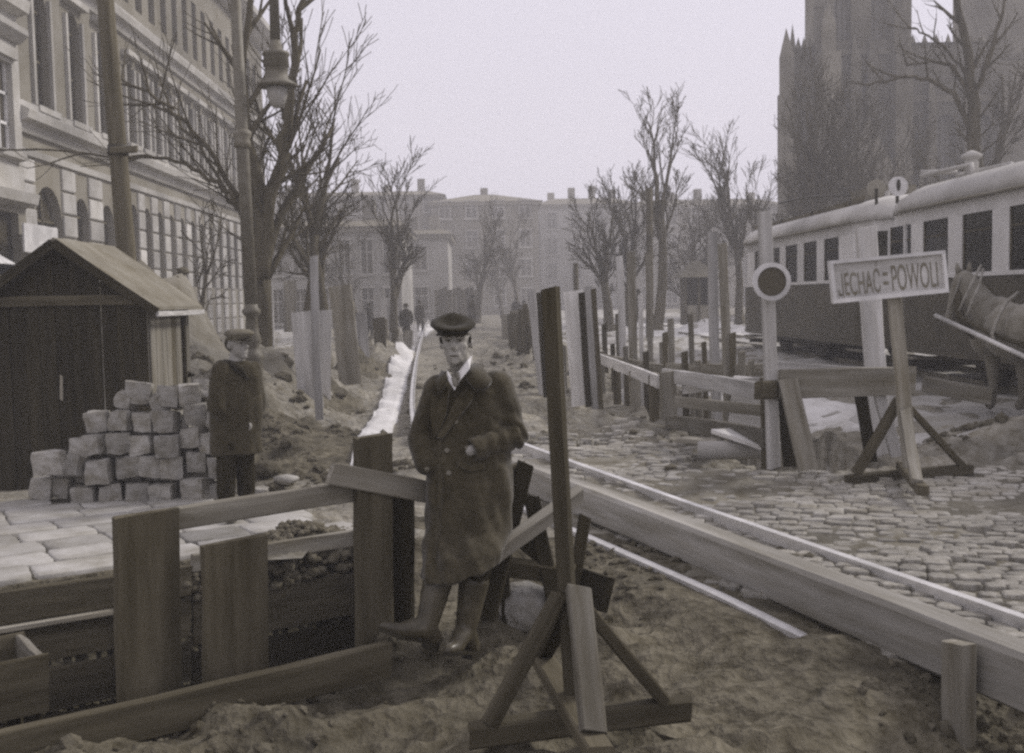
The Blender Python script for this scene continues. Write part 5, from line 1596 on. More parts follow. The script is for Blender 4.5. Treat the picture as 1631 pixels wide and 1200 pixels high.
V = [(rc.x + rr * .77 * math.cos(2 * math.pi * k / 40), rc.y - y, rc.z + rr * .77 * math.sin(2 * math.pi * k / 40)) for y in (.004, .02) for k in range(40)]
mk('disc', V, [(k, (k + 1) % 40, 40 + (k + 1) % 40, 40 + k) for k in range(40)] + [tuple(range(40, 80)), tuple(range(39, -1, -1))], M_TRAMD, rs)

# boards and beams lying on the street by the tram
o = plank('street_beam', at(1472, 612, 13.6), at(1584, 632, 12.6), .2, .08, (0, 0, 1), M_WOOD); tag(o, 'long squared beam lying on the street before the rear tram', 'beam')
# clutter fence in the far middle
far = thing('far_trench_fence', 'ragged row of dark boards along the trench behind the man', 'fence', (1.2, 30, 0))
rng = random.Random(3)
for k in range(24):
    Y = 20 + 1.15 * k + rng.uniform(-.4, .4); x = 1.35 - .012 * (Y - 20) + rng.uniform(-.25, .25)
    z = H(x, Y)
    plank('board', (x, Y, z - .15), (x + rng.uniform(-.1, .1), Y, z + rng.uniform(.5, 1.35)), rng.uniform(.12, .4), .05, (1, rng.uniform(-.5, .5), 0), rng.choice((M_WOOD, M_WOODD, M_WOODD)), far)
for k in range(3):
    Y = 22 + 7 * k; plank('rail', (1.35, Y, H(1.35, Y) + .65), (1.2, Y + 6, H(1.2, Y + 6) + .7), .14, .05, (0, 0, 1), M_WOODD, far)
far2 = thing('far_left_boards', 'scattered pale boards and stakes on the rubble bank at left centre', 'fence', (-2.6, 30, 0))
for k in range(10):
    Y = 24 + 2.6 * k; x = -2.75 + rng.uniform(-.5, .4); z = H(x, Y)
    plank('board', (x, Y, z - .15), (x + rng.uniform(-.15, .15), Y, z + rng.uniform(.35, 1.0)), rng.uniform(.1, .35), .05, (1, rng.uniform(-.5, .5), 0), rng.choice((M_WOOD, M_WOODL, M_WOODD)), far2)
# ------------------------------------------------------------------ trams
TX0, TX1, TZ = 7.0, 9.1, 0.2
TXM = (TX0 + TX1) / 2
ZK, ZSILL, ZWT, ZC, ZR = .62, 1.84, 2.68, 2.88, 3.40
def plan(y0, y1, grow_=0.0):
    hw = (TX1 - TX0) / 2 + grow_
    prof = [(0.0, .58), (.10, .72), (.38, .90), (1.1, 1.0)]
    L = [(y0 + e - grow_ * (e == 0), k) for e, k in prof] + [(y1 - e + grow_ * (e == 0), k) for e, k in prof[::-1]]
    pts = [(TXM - hw * k, y) for y, k in L] + [(TXM + hw * k, y) for y, k in L[::-1]]
    return pts
def prism(pl, z0, z1):
    n = len(pl)
    V = [(x, y, z0) for x, y in pl] + [(x, y, z1) for x, y in pl]
    F = [(k, (k + 1) % n, n + (k + 1) % n, n + k) for k in range(n)] + [tuple(range(n - 1, -1, -1)), tuple(range(n, 2 * n))]
    return V, F
def wheel_mesh():
    V, F = lathe([(.10, -.09), (.36, -.09), (.36, -.055), (.33, -.05), (.33, .02), (.40, .03), (.40, .06), (.10, .06)], (0, 0, 0), 24)
    return [(z, x, y) for x, y, z in V], F
WH = mesh('wheel', *wheel_mesh(), M_BLACK, True)

def tram(name, label, y0, y1, win0, nwin, pitch, ww, group):
    t = thing(name, label, 'tram', (TXM, (y0 + y1) / 2, TZ), group)
    V, F = prism(plan(y0, y1, -.01), ZK, ZSILL - .06); body = mk('body_panel', V, F, M_TRAMD, t)
    V, F = prism(plan(y0, y1, .02), ZSILL - .06, ZSILL); mk('sill_rail', V, F, M_TRAMW, t)
    V, F = prism(plan(y0, y1, .015), ZK - .03, ZK + .05); mk('skirt_rail', V, F, M_TRAMD, t)
    V, F = prism(plan(y0, y1, .0), ZWT, ZC); mk('cant_rail', V, F, M_TRAMW, t)
    # roof
    hw = (TX1 - TX0) / 2 + .07
    rings = []
    for e, kw, kh in [(0, .55, .06), (.06, .64, .3), (.25, .80, .62), (.6, .92, .86), (1.2, 1, 1)]:
        rings.append((y0 - .08 + e, kw, kh))
    rings = rings + [(y0 + y1 - y, a, b_) for y, a, b_ in rings[::-1]]
    R = []
    for y, kw, kh in rings:
        r_ = []
        for k in range(15):
            a = math.pi * k / 14
            r_.append(Vector((TXM - hw * kw * math.cos(a) * 1.0, y, ZC + .005 + (ZR - ZC) * kh * (math.sin(a) ** .75))))
        R.append(r_)
    V, F = loft(R)
    roof = mk('roof', V, F, M_ROOFC, t, True)
    mk('gutter', *tube([(TX0 - .09, y0 + 1.1, ZC + .02), (TX0 - .09, y1 - 1.1, ZC + .02)], .025, 8), M_STUC, t)
    # side windows and pillars on both sides
    ys = [win0 + pitch * k for k in range(nwin)]     # window centres
    bounds = []
    edges_ = [(c - ww / 2, c + ww / 2) for c in ys]
    cur = y0 + 1.1
    for a, b_ in edges_:
        bounds.append((cur, a)); cur = b_
    bounds.append((cur, y1 - 1.1))
    for sx in (TX0, TX1 - .07):
        for a, b_ in bounds:
            if b_ - a > .02: box('pillar', sx, sx + .07, a, b_, ZSILL, ZWT, M_TRAMW, t)
        for a, b_ in edges_:
            w_ = box('window', sx + .03, sx + .045, a, b_, ZSILL, ZWT, M_TGLASS, t)
            q = []
            for yy in (a, b_ - .03): q.append((boxv(sx + .015, sx + .06, yy, yy + .03, ZSILL + .001, ZWT - .001), BOXF))
            q.append((boxv(sx + .015, sx + .06, a + .03, b_ - .03, ZWT - .26, ZWT - .235), BOXF))
            mk('frame', *merge(q), M_WOODD, w_)
    # platform ends: pillars and glass following the plan
    pl = plan(y0, y1, -.02); n = len(pl)
    half = n // 2
    segs = []
    for i in range(n):
        a, b_ = Vector(pl[i] + (0,)), Vector(pl[(i + 1) % n] + (0,))
        if (b_ - a).length < .12 or (b_ - a).length > 3: continue
        segs.append((a, b_))
    for a, b_ in segs:
        d = b_ - a; L = d.length; d.normalize()
        k = max(1, int(round(L / .75)))
        for j in range(k + 1):
            p = a + d * (L * j / k)
            plank('pillar', (p.x, p.y, ZSILL + .001), (p.x, p.y, ZWT - .001), .085, .06, d, M_TRAMW, t, .1)
        nn = Vector((-d.y, d.x, 0)) * .004
        V = [a + nn + Vector((0, 0, ZSILL)), b_ + nn + Vector((0, 0, ZSILL)), b_ + nn + Vector((0, 0, ZWT)), a + nn + Vector((0, 0, ZWT)),
             a - nn + Vector((0, 0, ZSILL)), b_ - nn + Vector((0, 0, ZSILL)), b_ - nn + Vector((0, 0, ZWT)), a - nn + Vector((0, 0, ZWT))]
        mk('window', V, [(0, 1, 2, 3), (7, 6, 5, 4), (0, 4, 5, 1), (1, 5, 6, 2), (2, 6, 7, 3), (3, 7, 4, 0)], M_TGLASS, t)
    # inside bulkheads and benches
    for y in (y0 + 1.15, y1 - 1.2):
        box('bulkhead', TX0 + .1, TXM - .35, y, y + .05, ZSILL + .002, ZWT - .002, M_WOODD, t); box('bulkhead', TXM + .35, TX1 - .1, y, y + .05, ZSILL + .002, ZWT - .002, M_WOODD, t)
    for k, c in enumerate(ys):
        if k % 2 == 0: box('seat_back', TX0 + .12, TX0 + .95, c + .1, c + .16, ZSILL + .002, ZSILL + .32, M_WOODD, t)
    # running gear
    ym = (y0 + y1) / 2
    box('truck_frame', TX0 + .35, TX1 - .35, ym - 2.3, ym + 2.3, TZ + .22, ZK - .04, M_BLACK, t)
    for s_ in (-1, 1):
        for xx, fl in ((TX0 + .28, 1), (TX1 - .28, -1)):
            M = Matrix.Translation((xx, ym + s_ * 1.5, TZ + .38)) @ (Matrix.Rotation(math.pi, 4, 'Z') if fl > 0 else Matrix.Identity(4))
            link('wheel', WH, t, M)
        box('axle_box', TX0 + .10, TX0 + .22, ym + s_ * 1.5 - .14, ym + s_ * 1.5 + .14, TZ + .25, TZ + .5, M_BLACK, t)
        mk('leaf_spring', *merge([(boxv(TX0 + .12, TX0 + .2, ym + s_ * 1.5 - .45 + .06 * k, ym + s_ * 1.5 + .45 - .06 * k, TZ + .52 + .022 * k, TZ + .54 + .022 * k), BOXF) for k in range(4)]), M_IRON, t)
        ye = y0 if s_ < 0 else y1
        box('step', TX0 - .02, TX0 + .3, ye - s_ * 1.15 - .38, ye - s_ * 1.15 + .38, TZ + .28, TZ + .32, M_WOOD, t)
        mk('coupler', *tube([(TXM, ye - s_ * .1, TZ + .5), (TXM, ye + s_ * .1, TZ + .5)], .09, 12), M_BLACK, t)
        plank('life_guard', (TX0 + .2, ye - s_ * .5, TZ + .15), (TX1 - .2, ye - s_ * .5, TZ + .15), .1, .04, (0, 0, 1), M_WOODD, t)
    plank('side_beam', (TX0 + .06, ym - 2.6, TZ + .36), (TX0 + .06, ym + 2.6, TZ + .36), .07, .05, (0, 0, 1), M_BLACK, t)
    return t

def fdisc(name, c, r, m_, par, th=.03, n=28):
    V = [(c.x + r * math.cos(2 * math.pi * k / n), c.y + y, c.z + r * math.sin(2 * math.pi * k / n)) for y in (0, th) for k in range(n)]
    return mk(name, V, [(k, (k + 1) % n, n + (k + 1) % n, n + k) for k in range(n)] + [tuple(range(n - 1, -1, -1)), tuple(range(n, 2 * n))], m_, par)

t1 = tram('tram_car', 'farther tram car with roof boards, cream above and dark below', 19.45, 30.0, 21.93, 5, 1.43, .95, 'two coupled tram cars')
t2 = tram('tram_car', 'nearer tram car behind the warning sign, cream above and dark below', 8.6, 19.2, 11.15, 6, 1.43, .95, 'two coupled tram cars')
# roof gear of the farther car
for k in range(2):
    x = TX0 + .25 + .5 * k
    plank('roof_board', (x, 20.8, ZR - .06 + .1 * k), (x, 29.0, ZR - .06 + .1 * k), .14, .04, (.25, 0, 1), M_ROOFC if k else M_WOODD, t1)
    for y in (21.5, 24, 26.5, 28.6): plank('board_bracket', (x, y, ZR - .25), (x, y, ZR - .02), .05, .05, (1, 0, 0), M_BLACK, t1)
box('resistor_box', TXM - .5, TXM + .3, 21.0, 22.4, ZR - .02, ZR + .22, M_IRON, t1)
mk('trolley_base', *lathe([(.28, 0), (.28, .1), (.12, .16), (.10, .32)], (TXM, 23.4, ZR - .03), 16), M_BLACK, t1)
mk('trolley_pole', *tube([(TXM, 23.4, ZR + .25), (TXM, 27, ZR + .55), (TXM, 29.6, ZR + .62)], .03, 8), M_BLACK, t1)
c = at(1396, 301, 20.0); fdisc('route_disc', c, .17, M_STUC, t1); mk('disc_bracket', *tube([c, (c.x, 20.0, ZC + .25)], .03, 8), M_BLACK, t1)
# roof gear of the nearer car
c = at(1431, 297, 18.55); rd = fdisc('route_disc', c, .165, M_WHITE, t2, .03)
V = [(c.x + .035 * math.cos(2 * math.pi * k / 20), c.y - .006, c.z + .02 + .10 * math.sin(2 * math.pi * k / 20)) for k in range(20)]
mk('route_numeral', V, [tuple(range(20))], M_BLACK, rd)
mk('disc_bracket', *tube([c - Vector((0, -.05, .1)), (c.x, 18.6, ZC + .2)], .03, 8), M_BLACK, t2)
y_a = 18.3; y_b = 16.4
for xx in (TX0 + .35, TX0 + .95):
    mk('roof_frame', *tube([(xx, y_a, ZR - .12), (xx, y_a - .03, ZR + .1), (xx, y_b, ZR + .06), (xx, y_b - .05, ZR - .12)], .035, 8), M_ROOFC, t2, True)
mk('roof_frame', *tube([(TX0 + .35, y_a, ZR + .16), (TX0 + .95, y_a, ZR + .16)], .04, 8), M_ROOFC, t2, True)
mk('ventilator', *lathe([(.10, -.05), (.10, .26), (.09, .30), (.15, .33), (.15, .38), (.03, .44)], (TX0 + .55, 16.85, ZR - .12), 16), M_ROOFC, t2, True)
# rails in the street
for k, xx in enumerate((TX0 + .45, TX1 - .45)):
    r_ = box('tram_rail', xx - .03, xx + .03, 5, 70, TZ - .1, TZ + .035, M_IRON); tag(r_, kind='structure')

# ------------------------------------------------------------------ the horse
hs = thing('cart_horse', 'harnessed dark horse walking beside the nearer tram, head behind the sign', 'horse', (5.95, 12.2, .2))
hx = lambda px, py, Y: at(px, py, Y)
wi, ru = hx(1592, 492, 12.75), Vector((6.05, 11.35, 1.12))
ch_ = hx(1577, 532, 12.95)
parts = [ell(ch_, (.24, .27, .31)), ell(ch_.lerp(ru, .33) + Vector((0, 0, .02)), (.29, .42, .34)), ell(ch_.lerp(ru, .66) + Vector((0, 0, .03)), (.30, .42, .33)), ell(ru + Vector((0, 0, .06)), (.29, .36, .34)),
         ell(wi, (.13, .3, .15)), ell(ru + Vector((0, -.18, -.05)), (.24, .22, .28))]
nk = [hx(1584, 512, 12.85), hx(1560, 482, 13.02), hx(1544, 458, 13.14), hx(1536, 445, 13.2)]
parts.append(chain(nk, [.23, .18, .145, .115]))
hd_ = [hx(1534, 446, 13.2), hx(1527, 470, 13.26), hx(1518, 494, 13.32), hx(1514, 506, 13.34)]
parts.append(chain(hd_, [.115, .115, .075, .07]))
parts.append(ell(hx(1532, 466, 13.22), (.08, .11, .13)))
def leg(fr, x, y, z0, zs):
    if fr: pts = [(x, y, z0), (x, y + .02, .82), (x, y + .0, .52), (x, y - .01, .32), (x, y + .05, .25), (x, y + .07, .21)]; rad = [.13, .10, .062, .045, .055, .065]
    else: pts = [(x, y, z0), (x, y + .10, .85), (x, y - .16, .62), (x, y - .12, .34), (x, y - .05, .26), (x, y - .03, .21)]; rad = [.2, .15, .075, .048, .055, .065]
    return chain([Vector(p) for p in pts], rad)
fl = hx(1594, 600, 12.85)
parts += [leg(True, fl.x - .07, 12.9, 1.0, .2), leg(True, fl.x + .20, 12.72, 1.0, .2), leg(False, 5.93, 11.3, 1.05, .2), leg(False, 6.2, 11.42, 1.05, .2)]
body = blob('body', parts, M_HORSE, hs, .022, 5)
for s_ in (-1, 1):
    p = hx(1535, 434, 13.2) + Vector((s_ * .06, 0, .0))
    V, F = tube([p - Vector((0, 0, .04)), p + Vector((s_ * .01, .01, .05)), p + Vector((s_ * .02, .02, .13))], [.035, .035, .004], 8); mk('ear', V, F, M_HORSE, hs, True)
mp_ = [hx(1527, 434, 13.27), hx(1545, 448, 13.14), hx(1562, 466, 13.0), hx(1580, 478, 12.85)]
V, F = tube(mp_, [.05, .07, .07, .03], 8); mk('mane', V, F, M_HARN, hs, True)
V, F = tube([Vector((6.05, 11.0, 1.25)), Vector((6.05, 10.85, 1.0)), Vector((6.05, 10.85, .6))], [.05, .08, .02], 8); mk('tail', V, F, M_HARN, hs, True)
cc = hx(1560, 490, 13.0)
Rr = []
for k in range(17):
    a = 2 * math.pi * k / 16
    Rr.append(cc + Vector((.23 * math.sin(a), .05 + .14 * math.cos(a), .33 * math.cos(a) - .03)))
V, F = tube(Rr, .05, 8, False); mk('collar', V, F, M_HARN, hs, True)
for k, pts in enumerate(([(1563, 422), (1548, 452), (1536, 476), (1527, 496)], [(1566, 428), (1560, 455), (1549, 478), (1540, 503)])):
    V, F = tube([hx(a, b_, 12.72 - .05 * k) for a, b_ in pts], [.014, .02, .018, .014], 8); mk('hame', V, F, M_STRAP, hs, True)
V, F = tube([hx(1622, 466, 12.2), hx(1604, 480, 12.15), hx(1590, 505, 12.1), hx(1580, 532, 12.1), hx(1586, 545, 12.1)], .02, 8); mk('back_strap', V, F, M_STRAP, hs, True)
V, F = tube([hx(1530, 505, 12.72), hx(1555, 520, 12.5), hx(1580, 532, 12.2), hx(1660, 560, 11.4)], .03, 8); mk('trace', V, F, M_HARN, hs, True)
V, F = tube([hx(1530, 440, 13.08), hx(1520, 474, 13.16), hx(1509, 500, 13.22), hx(1524, 502, 13.22)], .011, 6); mk('bridle', V, F, M_STRAP, hs, True)
o = mk('cart_shaft', *tube([hx(1490, 503, 13.1), hx(1560, 535, 12.3), hx(1640, 572, 11.5), hx(1800, 648, 10.2)], .026, 10), M_WOODL, None, True)
tag(o, 'pale wooden cart shaft slanting beside the horse', 'shaft')
# ------------------------------------------------------------------ people
def fold_fn(scale, amp, seed, sx=1.0):
    o = Vector((seed * 3.1, seed * 7.7, seed * 1.9))
    def f(p):
        a = mnoise.noise(Vector((p.x * scale * sx, p.y * scale * sx, p.z * scale * .45)) + o)
        b_ = mnoise.noise(Vector((p.x * scale * 2.3, p.y * scale * 2.3, p.z * scale * 1.2)) + o)
        return amp * (a + .5 * b_)
    return f

# ---- the man leaning on the barrier
mn = thing('person', 'man in a dark double-breasted overcoat and flat cap leaning with hands in pockets', 'person', on(725, 1035))
g = at
hc = g(726, 548, 5.13)     # head centre
fx = Vector((-.10, -1, 0)).normalized()   # facing
rt = Vector((1, -.10, 0)).normalized()
upv = Vector((-.03, 0, 1)).normalized()
def hp(r_, f_, u_): return hc + rt * r_ + fx * f_ + upv * u_
HS = .9
def hs_(VF): return [hc + (Vector(v) - hc) * HS + Vector((0, 0, .010)) for v in VF[0]], VF[1]
head = [ell(hp(0, -.012, .018), (.078, .096, .078)), ell(hp(0, .012, -.03), (.066, .078, .085)), ell(hp(.003, .04, -.085), (.042, .042, .035)),
        chain([hp(0, .088, .02), hp(0, .108, -.018), hp(0, .10, -.03)], [.011, .016, .014]),        # nose
        chain([hp(-.05, .072, .028), hp(0, .088, .034), hp(.05, .072, .028)], [.013, .015, .013]),   # brow
        chain([hp(-.022, .084, -.062), hp(.022, .084, -.062)], [.010, .010]), chain([hp(-.018, .082, -.077), hp(.018, .082, -.077)], [.010, .010]),
        ell(hp(-.044, .050, -.02), (.02, .02, .018)), ell(hp(.044, .050, -.02), (.02, .02, .018)), ell(hp(0, .078, -.10), (.02, .018, .018)),
        ell(hp(-.079, -.015, -.015), (.010, .018, .028)), ell(hp(.079, -.015, -.015), (.010, .018, .028))]
head = [hs_(q) for q in head]
neck = chain([hp(.0, -.03, -.06), g(740, 590, 5.2), g(744, 625, 5.22)], [.055, .058, .07])
S_r, S_l = g(788, 619, 5.2), g(700, 623, 5.12)
E_r, E_l = g(821, 692, 5.17), g(670, 694, 5.15)
W_r, W_l = g(750, 718, 5.04), g(677, 738, 5.06)
pel = g(757, 765, 5.22)
hipr, hipl = g(785, 785, 5.2), g(720, 790, 5.16)
kr, kl = g(760, 900, 4.98), g(702, 905, 4.96)
ar, al = g(742, 1002, 4.96), g(680, 1000, 4.88)
core = [chain([g(744, 625, 5.22), g(748, 690, 5.22), pel], [.11, .12, .12]), chain([S_l, g(744, 625, 5.22), S_r], [.06, .08, .06]),
        chain([S_r, E_r, W_r], [.055, .045, .03]), chain([S_l, E_l, W_l], [.055, .045, .03]),
        chain([hipr, kr, ar], [.085, .06, .045]), chain([hipl, kl, al], [.085, .06, .045]), chain([pel, hipr], [.1, .09]), chain([pel, hipl], [.1, .09])]
def hand(wr, dirv, side):
    d = Vector(dirv).normalized(); u = Vector((0, -1, 0)); s_ = d.cross(u).normalized() * side
    P_ = [chain([wr, wr + d * .05, wr + d * .085], [.026, .034, .03])]
    for k, L in enumerate((.065, .075, .072, .055)):
        b0 = wr + d * .08 + s_ * (.03 - .02 * k)
        P_.append(chain([b0, b0 + d * L * .5 + u * -.006, b0 + d * L * .9 + u * -.022], [.0095, .009, .008]))
    P_.append(chain([wr + d * .02 + s_ * .03, wr + d * .05 + s_ * .055, wr + d * .075 + s_ * .05], [.013, .011, .009]))
    return P_
body = blob('body', head + [neck] + core + hand(W_r + Vector((-.0, .055, -.004)), (-.45, .8, -.45), 1) + hand(W_l + Vector((.03, .03, 0)), (.5, .6, -.6), -1), M_SKIN, mn, .0065, 2)
for s_ in (-1, 1):
    mk('eye', *hs_(ell(hp(s_ * .031, .0815, .008), (.012, .008, .005))), M_EYE, body, True)
    mk('eyebrow', *hs_(chain([hp(s_ * .014, .097, .03), hp(s_ * .034, .092, .036), hp(s_ * .052, .078, .03)], [.004, .005, .004])), M_CAPC, body, True)
mk('mouth', *hs_(chain([hp(-.02, .0915, -.069), hp(0, .095, -.0685), hp(.02, .0915, -.069)], [.003, .004, .003])), M_EYE, body, True)
blob('hair', [hs_(q) for q in [ell(hp(0, -.034, .008), (.084, .076, .075)), chain([hp(-.076, .012, .02), hp(-.076, .012, -.005)], [.012, .008]), chain([hp(.076, .012, .02), hp(.076, .012, -.005)], [.012, .008])]], M_CAPC, mn, .008, 2)
# flat cap, wide crown with a band and short peak
cc = hp(-.006, .012, .088)
capr = []
def cring(z, rx, ry, tl): return [cc + rt * (.95 * rx * math.cos(2 * math.pi * k / 32)) + fx * (ry * math.sin(2 * math.pi * k / 32) + tl) + upv * (z - .034 * math.sin(2 * math.pi * k / 32) - .006 * math.cos(2 * math.pi * k / 32)) for k in range(32)]
V, F = loft([cring(-.024, .086, .10, -.004), cring(-.012, .088, .103, 0), cring(-.010, .098, .114, .004), cring(-.006, .114, .132, .014), cring(.004, .124, .142, .020), cring(.016, .119, .136, .018), cring(.026, .088, .10, .008), cring(.030, .02, .02, 0)])
V, F = hs_((V, F)); cap = mk('flat_cap', V, F, M_CAPC, mn, True)
pk = []
for k in range(13):
    a = math.radians(-62 + 124 * k / 12)
    ir = cc + rt * (.082 * math.sin(a)) + fx * (.094 * math.cos(a)) + upv * -.030
    orr = cc + rt * (.098 * math.sin(a)) + fx * (.094 * math.cos(a) + .052 * max(0, math.cos(a * 1.35))) + upv * (-.048)
    pk.append((ir, orr))
V = [p for a, b_ in pk for p in (a, b_, b_ - upv * .006, a - upv * .006)]
F = []
for k in range(12):
    for j in range(4):
        F.append((k * 4 + j, k * 4 + (j + 1) % 4, k * 4 + 4 + (j + 1) % 4, k * 4 + 4 + j))
F += [(3, 2, 1, 0), (48, 49, 50, 51)]
V, F = hs_((V, F)); mk('peak', V, F, M_CAPC, cap, True)
V, F = tube([cc + rt * (.0885 * math.cos(2 * math.pi * k / 24)) + fx * (.1045 * math.sin(2 * math.pi * k / 24)) + upv * (-.022 - .018 * math.sin(2 * math.pi * k / 24)) for k in range(25)], .005, 6, False)
V, F = hs_((V, F)); mk('cap_band', V, F, M_CAPC, cap, True)
# overcoat
def cr(px, py, Y, rx, ry, yaw=.12, tilt=(0, 0), pw=2.4): return ring(g(px, py, Y), rx, ry, yaw, tilt, 28, pw)
torso = loft([cr(742, 594, 5.21, .075, .075), cr(744, 606, 5.21, .135, .10), cr(745, 624, 5.2, .185, .125), cr(746, 655, 5.19, .188, .142), cr(747, 700, 5.18, .188, .15), cr(749, 745, 5.17, .205, .165),
              cr(749, 790, 5.14, .205, .165), cr(746, 840, 5.10, .196, .16), cr(739, 875, 5.03, .190, .175, .12, (.06, .03)), cr(734, 905, 4.995, .184, .18, .12, (.22, .1))])
pock = [chain([g(748, 735, 4.985), g(775, 728, 5.0)], [.012, .012])]
sl_r = chain([S_r + Vector((0, 0, .01)), S_r.lerp(E_r, .5) + Vector((.008, 0, 0)), E_r], [.078, .073, .066])
sl_l = chain([S_l + Vector((0, 0, .0)), S_l.lerp(E_l, .5), E_l, E_l.lerp(W_l, .5), W_l, W_l + Vector((.05, .05, -.03))], [.078, .069, .061, .058, .054, .045])
lapl = [chain([g(700, 612, 5.04), g(715, 660, 5.0), g(706, 700, 5.0)], [.02, .028, .008]), chain([g(760, 612, 5.05), g(738, 655, 5.0), g(712, 702, 4.99)], [.028, .026, .008])]
def coat_folds(p):
    a = fold_fn(7, .017, 3)(p)
    sh_ = max(0, min(1, (1.0 - p.z) / .4))
    b_ = mnoise.noise(Vector((p.x * 16 + p.z * 6, p.y * 10, p.z * 2.2))) * .022 * sh_
    arm_ = max(0, 1 - (p - E_r).length / .22)
    c = math.sin((p.z * 1.0 + p.x * .8) * 75 + 3 * mnoise.noise(p * 9)) * .010 * arm_
    return a + b_ + c
coat = blob('overcoat', [torso, sl_r, sl_l], M_COAT, mn, .0085, 2, coat_folds)
cu_d = (W_r - E_r).normalized()
fa = []
cu_u = Vector((0, 0, 1)); cu_u = (cu_u - cu_d * cu_u.dot(cu_d)).normalized(); cu_v = cu_d.cross(cu_u)
for k in range(19):
    t = k / 16
    c_ = E_r - cu_d * .02 + (W_r - E_r) * min(t, 1.02) + cu_d * (.02 if t > .3 else 0)
    r_ = .068 + (.060 - .068) * t
    if k == 17: r_ = .050
    if k == 18: c_ -= cu_d * .03; r_ = .046
    ring_ = []
    for q in range(26):
        a_ = 2 * math.pi * q / 26
        fo = .009 * math.sin(t * 26 + 2.2 * math.sin(a_) + 2 * mnoise.noise(Vector((math.cos(a_), math.sin(a_), t * 3)))) * max(0, 1 - t) ** .6 + .004 * mnoise.noise(Vector((math.cos(a_) * 2, math.sin(a_) * 2, t * 6)))
        ring_.append(c_ + (cu_u * math.cos(a_) + cu_v * math.sin(a_)) * (r_ + fo))
    fa.append(ring_)
mk('sleeve', *loft(fa), M_COAT, coat, True)

def surf(px, py, Yguess):
    """point on the coat's front under the pixel"""
    o_ = CAM; d = (g(px, py, 5) - CAM).normalized()
    Mi = WM[coat.name].inverted()
    ok, loc, nor, i = coat.ray_cast(Mi @ o_, d)
    return (WM[coat.name] @ loc, nor) if ok else (g(px, py, Yguess), Vector((0, -1, 0)))
bpy.context.view_layer.update()
# lapels, collar flaps, pocket flaps laid on the front
def flap(name, pts, th, m_, par, lift=.004):
    P_ = []
    for px, py in pts:
        p, n_ = surf(px, py, 5.0)
        P_.append((p, n_))
    nav = Vector((0, 0, 0))
    for p, n_ in P_: nav += n_
    nav.normalize()
    c = sum((p for p, n_ in P_), Vector()) / len(P_)
    cp, cn = surf(*[sum(q[i] for q in pts) / len(pts) for i in (0, 1)], 5.0)
    n = len(P_)
    V = [p + nav * (lift + th) for p, _ in P_] + [cp + nav * (lift + th * 1.6)] + [p - nav * .01 for p, _ in P_]
    F = [(k, (k + 1) % n, n) for k in range(n)] + [(n + 1 + k, n + 1 + (k + 1) % n, (k + 1) % n, k) for k in range(n)]
    return mk(name, V, F, m_, par, False)
flap('lapel', [(698, 600), (688, 625), (686, 660), (692, 700), (700, 690), (712, 662), (716, 622)], .012, M_COAT, coat)
flap('lapel', [(752, 605), (775, 612), (757, 618), (752, 640), (735, 662), (705, 700), (696, 698), (712, 668), (726, 638)], .013, M_COAT, coat)
def panel(name, P_, m_, par, th=.014):
    n_ = len(P_); c_ = sum(P_, Vector()) / n_ + Vector((0, -.012, .004))
    V = P_ + [c_] + [p + Vector((0, th * 1.6, -th)) for p in P_]
    return mk(name, V, [(k, (k + 1) % n_, n_) for k in range(n_)] + [(n_ + 1 + k, n_ + 1 + (k + 1) % n_, (k + 1) % n_, k) for k in range(n_)] + [tuple(range(2 * n_, n_, -1))], m_, par, True)
panel('collar', [g(741, 600, 5.02), g(746, 586, 5.06), g(755, 577, 5.12), g(768, 584, 5.12), g(784, 604, 5.06), g(776, 616, 5.02), g(757, 619, 4.995)], M_COAT, coat)
flap('pocket_flap', [(728, 742), (748, 752), (772, 748), (772, 738), (748, 741), (730, 733)], .008, M_COAT, coat)
flap('front_edge', [(700, 700), (704, 700), (706, 760), (702, 830), (696, 890), (692, 890), (698, 830), (702, 760)], .006, M_COAT, coat)
panel('collar', [g(712, 602, 5.0), g(711, 592, 5.04), g(703, 590, 5.08), g(694, 606, 5.03), g(696, 624, 5.0), g(705, 620, 4.985)], M_COAT, coat)
for px, py in ((726, 672), (712, 718), (715, 754), (744, 714), (680, 748)):
    p, n_ = surf(px, py, 5.0)
    u, v = frame_of(n_)
    V = [p + n_ * h_ + (u * math.cos(2 * math.pi * k / 14) + v * math.sin(2 * math.pi * k / 14)) * r_ for h_, r_ in ((-.004, .012), (.004, .012), (.006, .009)) for k in range(14)]
    F = [(i * 14 + k, i * 14 + (k + 1) % 14, i * 14 + 14 + (k + 1) % 14, i * 14 + 14 + k) for i in range(2) for k in range(14)] + [tuple(range(28, 42))]
    mk('button', V, F, M_BUTT, coat, True)
# shirt and tie
def sgp(px, py, Y): return g(px, py, Y)
V = [sgp(712, 590, 5.03), sgp(722, 606, 5.0), sgp(728, 595, 4.995), sgp(745, 574, 5.02), sgp(752, 566, 5.06), sgp(748, 588, 5.02), sgp(733, 606, 4.995), sgp(724, 622, 4.99), sgp(714, 606, 5.01)]
nV = len(V)
V = V + [v + Vector((0, .03, 0)) for v in V]
mk('shirt_collar', V, [tuple(range(nV)), tuple(range(2 * nV - 1, nV - 1, -1))] + [(k, (k + 1) % nV, nV + (k + 1) % nV, nV + k) for k in range(nV)], M_SHIRT, mn)
V = [sgp(722, 596, 4.985), sgp(731, 594, 4.985), sgp(733, 602, 4.982), sgp(727, 617, 4.98), sgp(721, 614, 4.985), sgp(719, 602, 4.985)]
nV = len(V); V = V + [v + Vector((0, .02, 0)) for v in V]
mk('tie', V, [tuple(range(nV)), tuple(range(2 * nV - 1, nV - 1, -1))] + [(k, (k + 1) % nV, nV + (k + 1) % nV, nV + k) for k in range(nV)], M_TIE, mn)
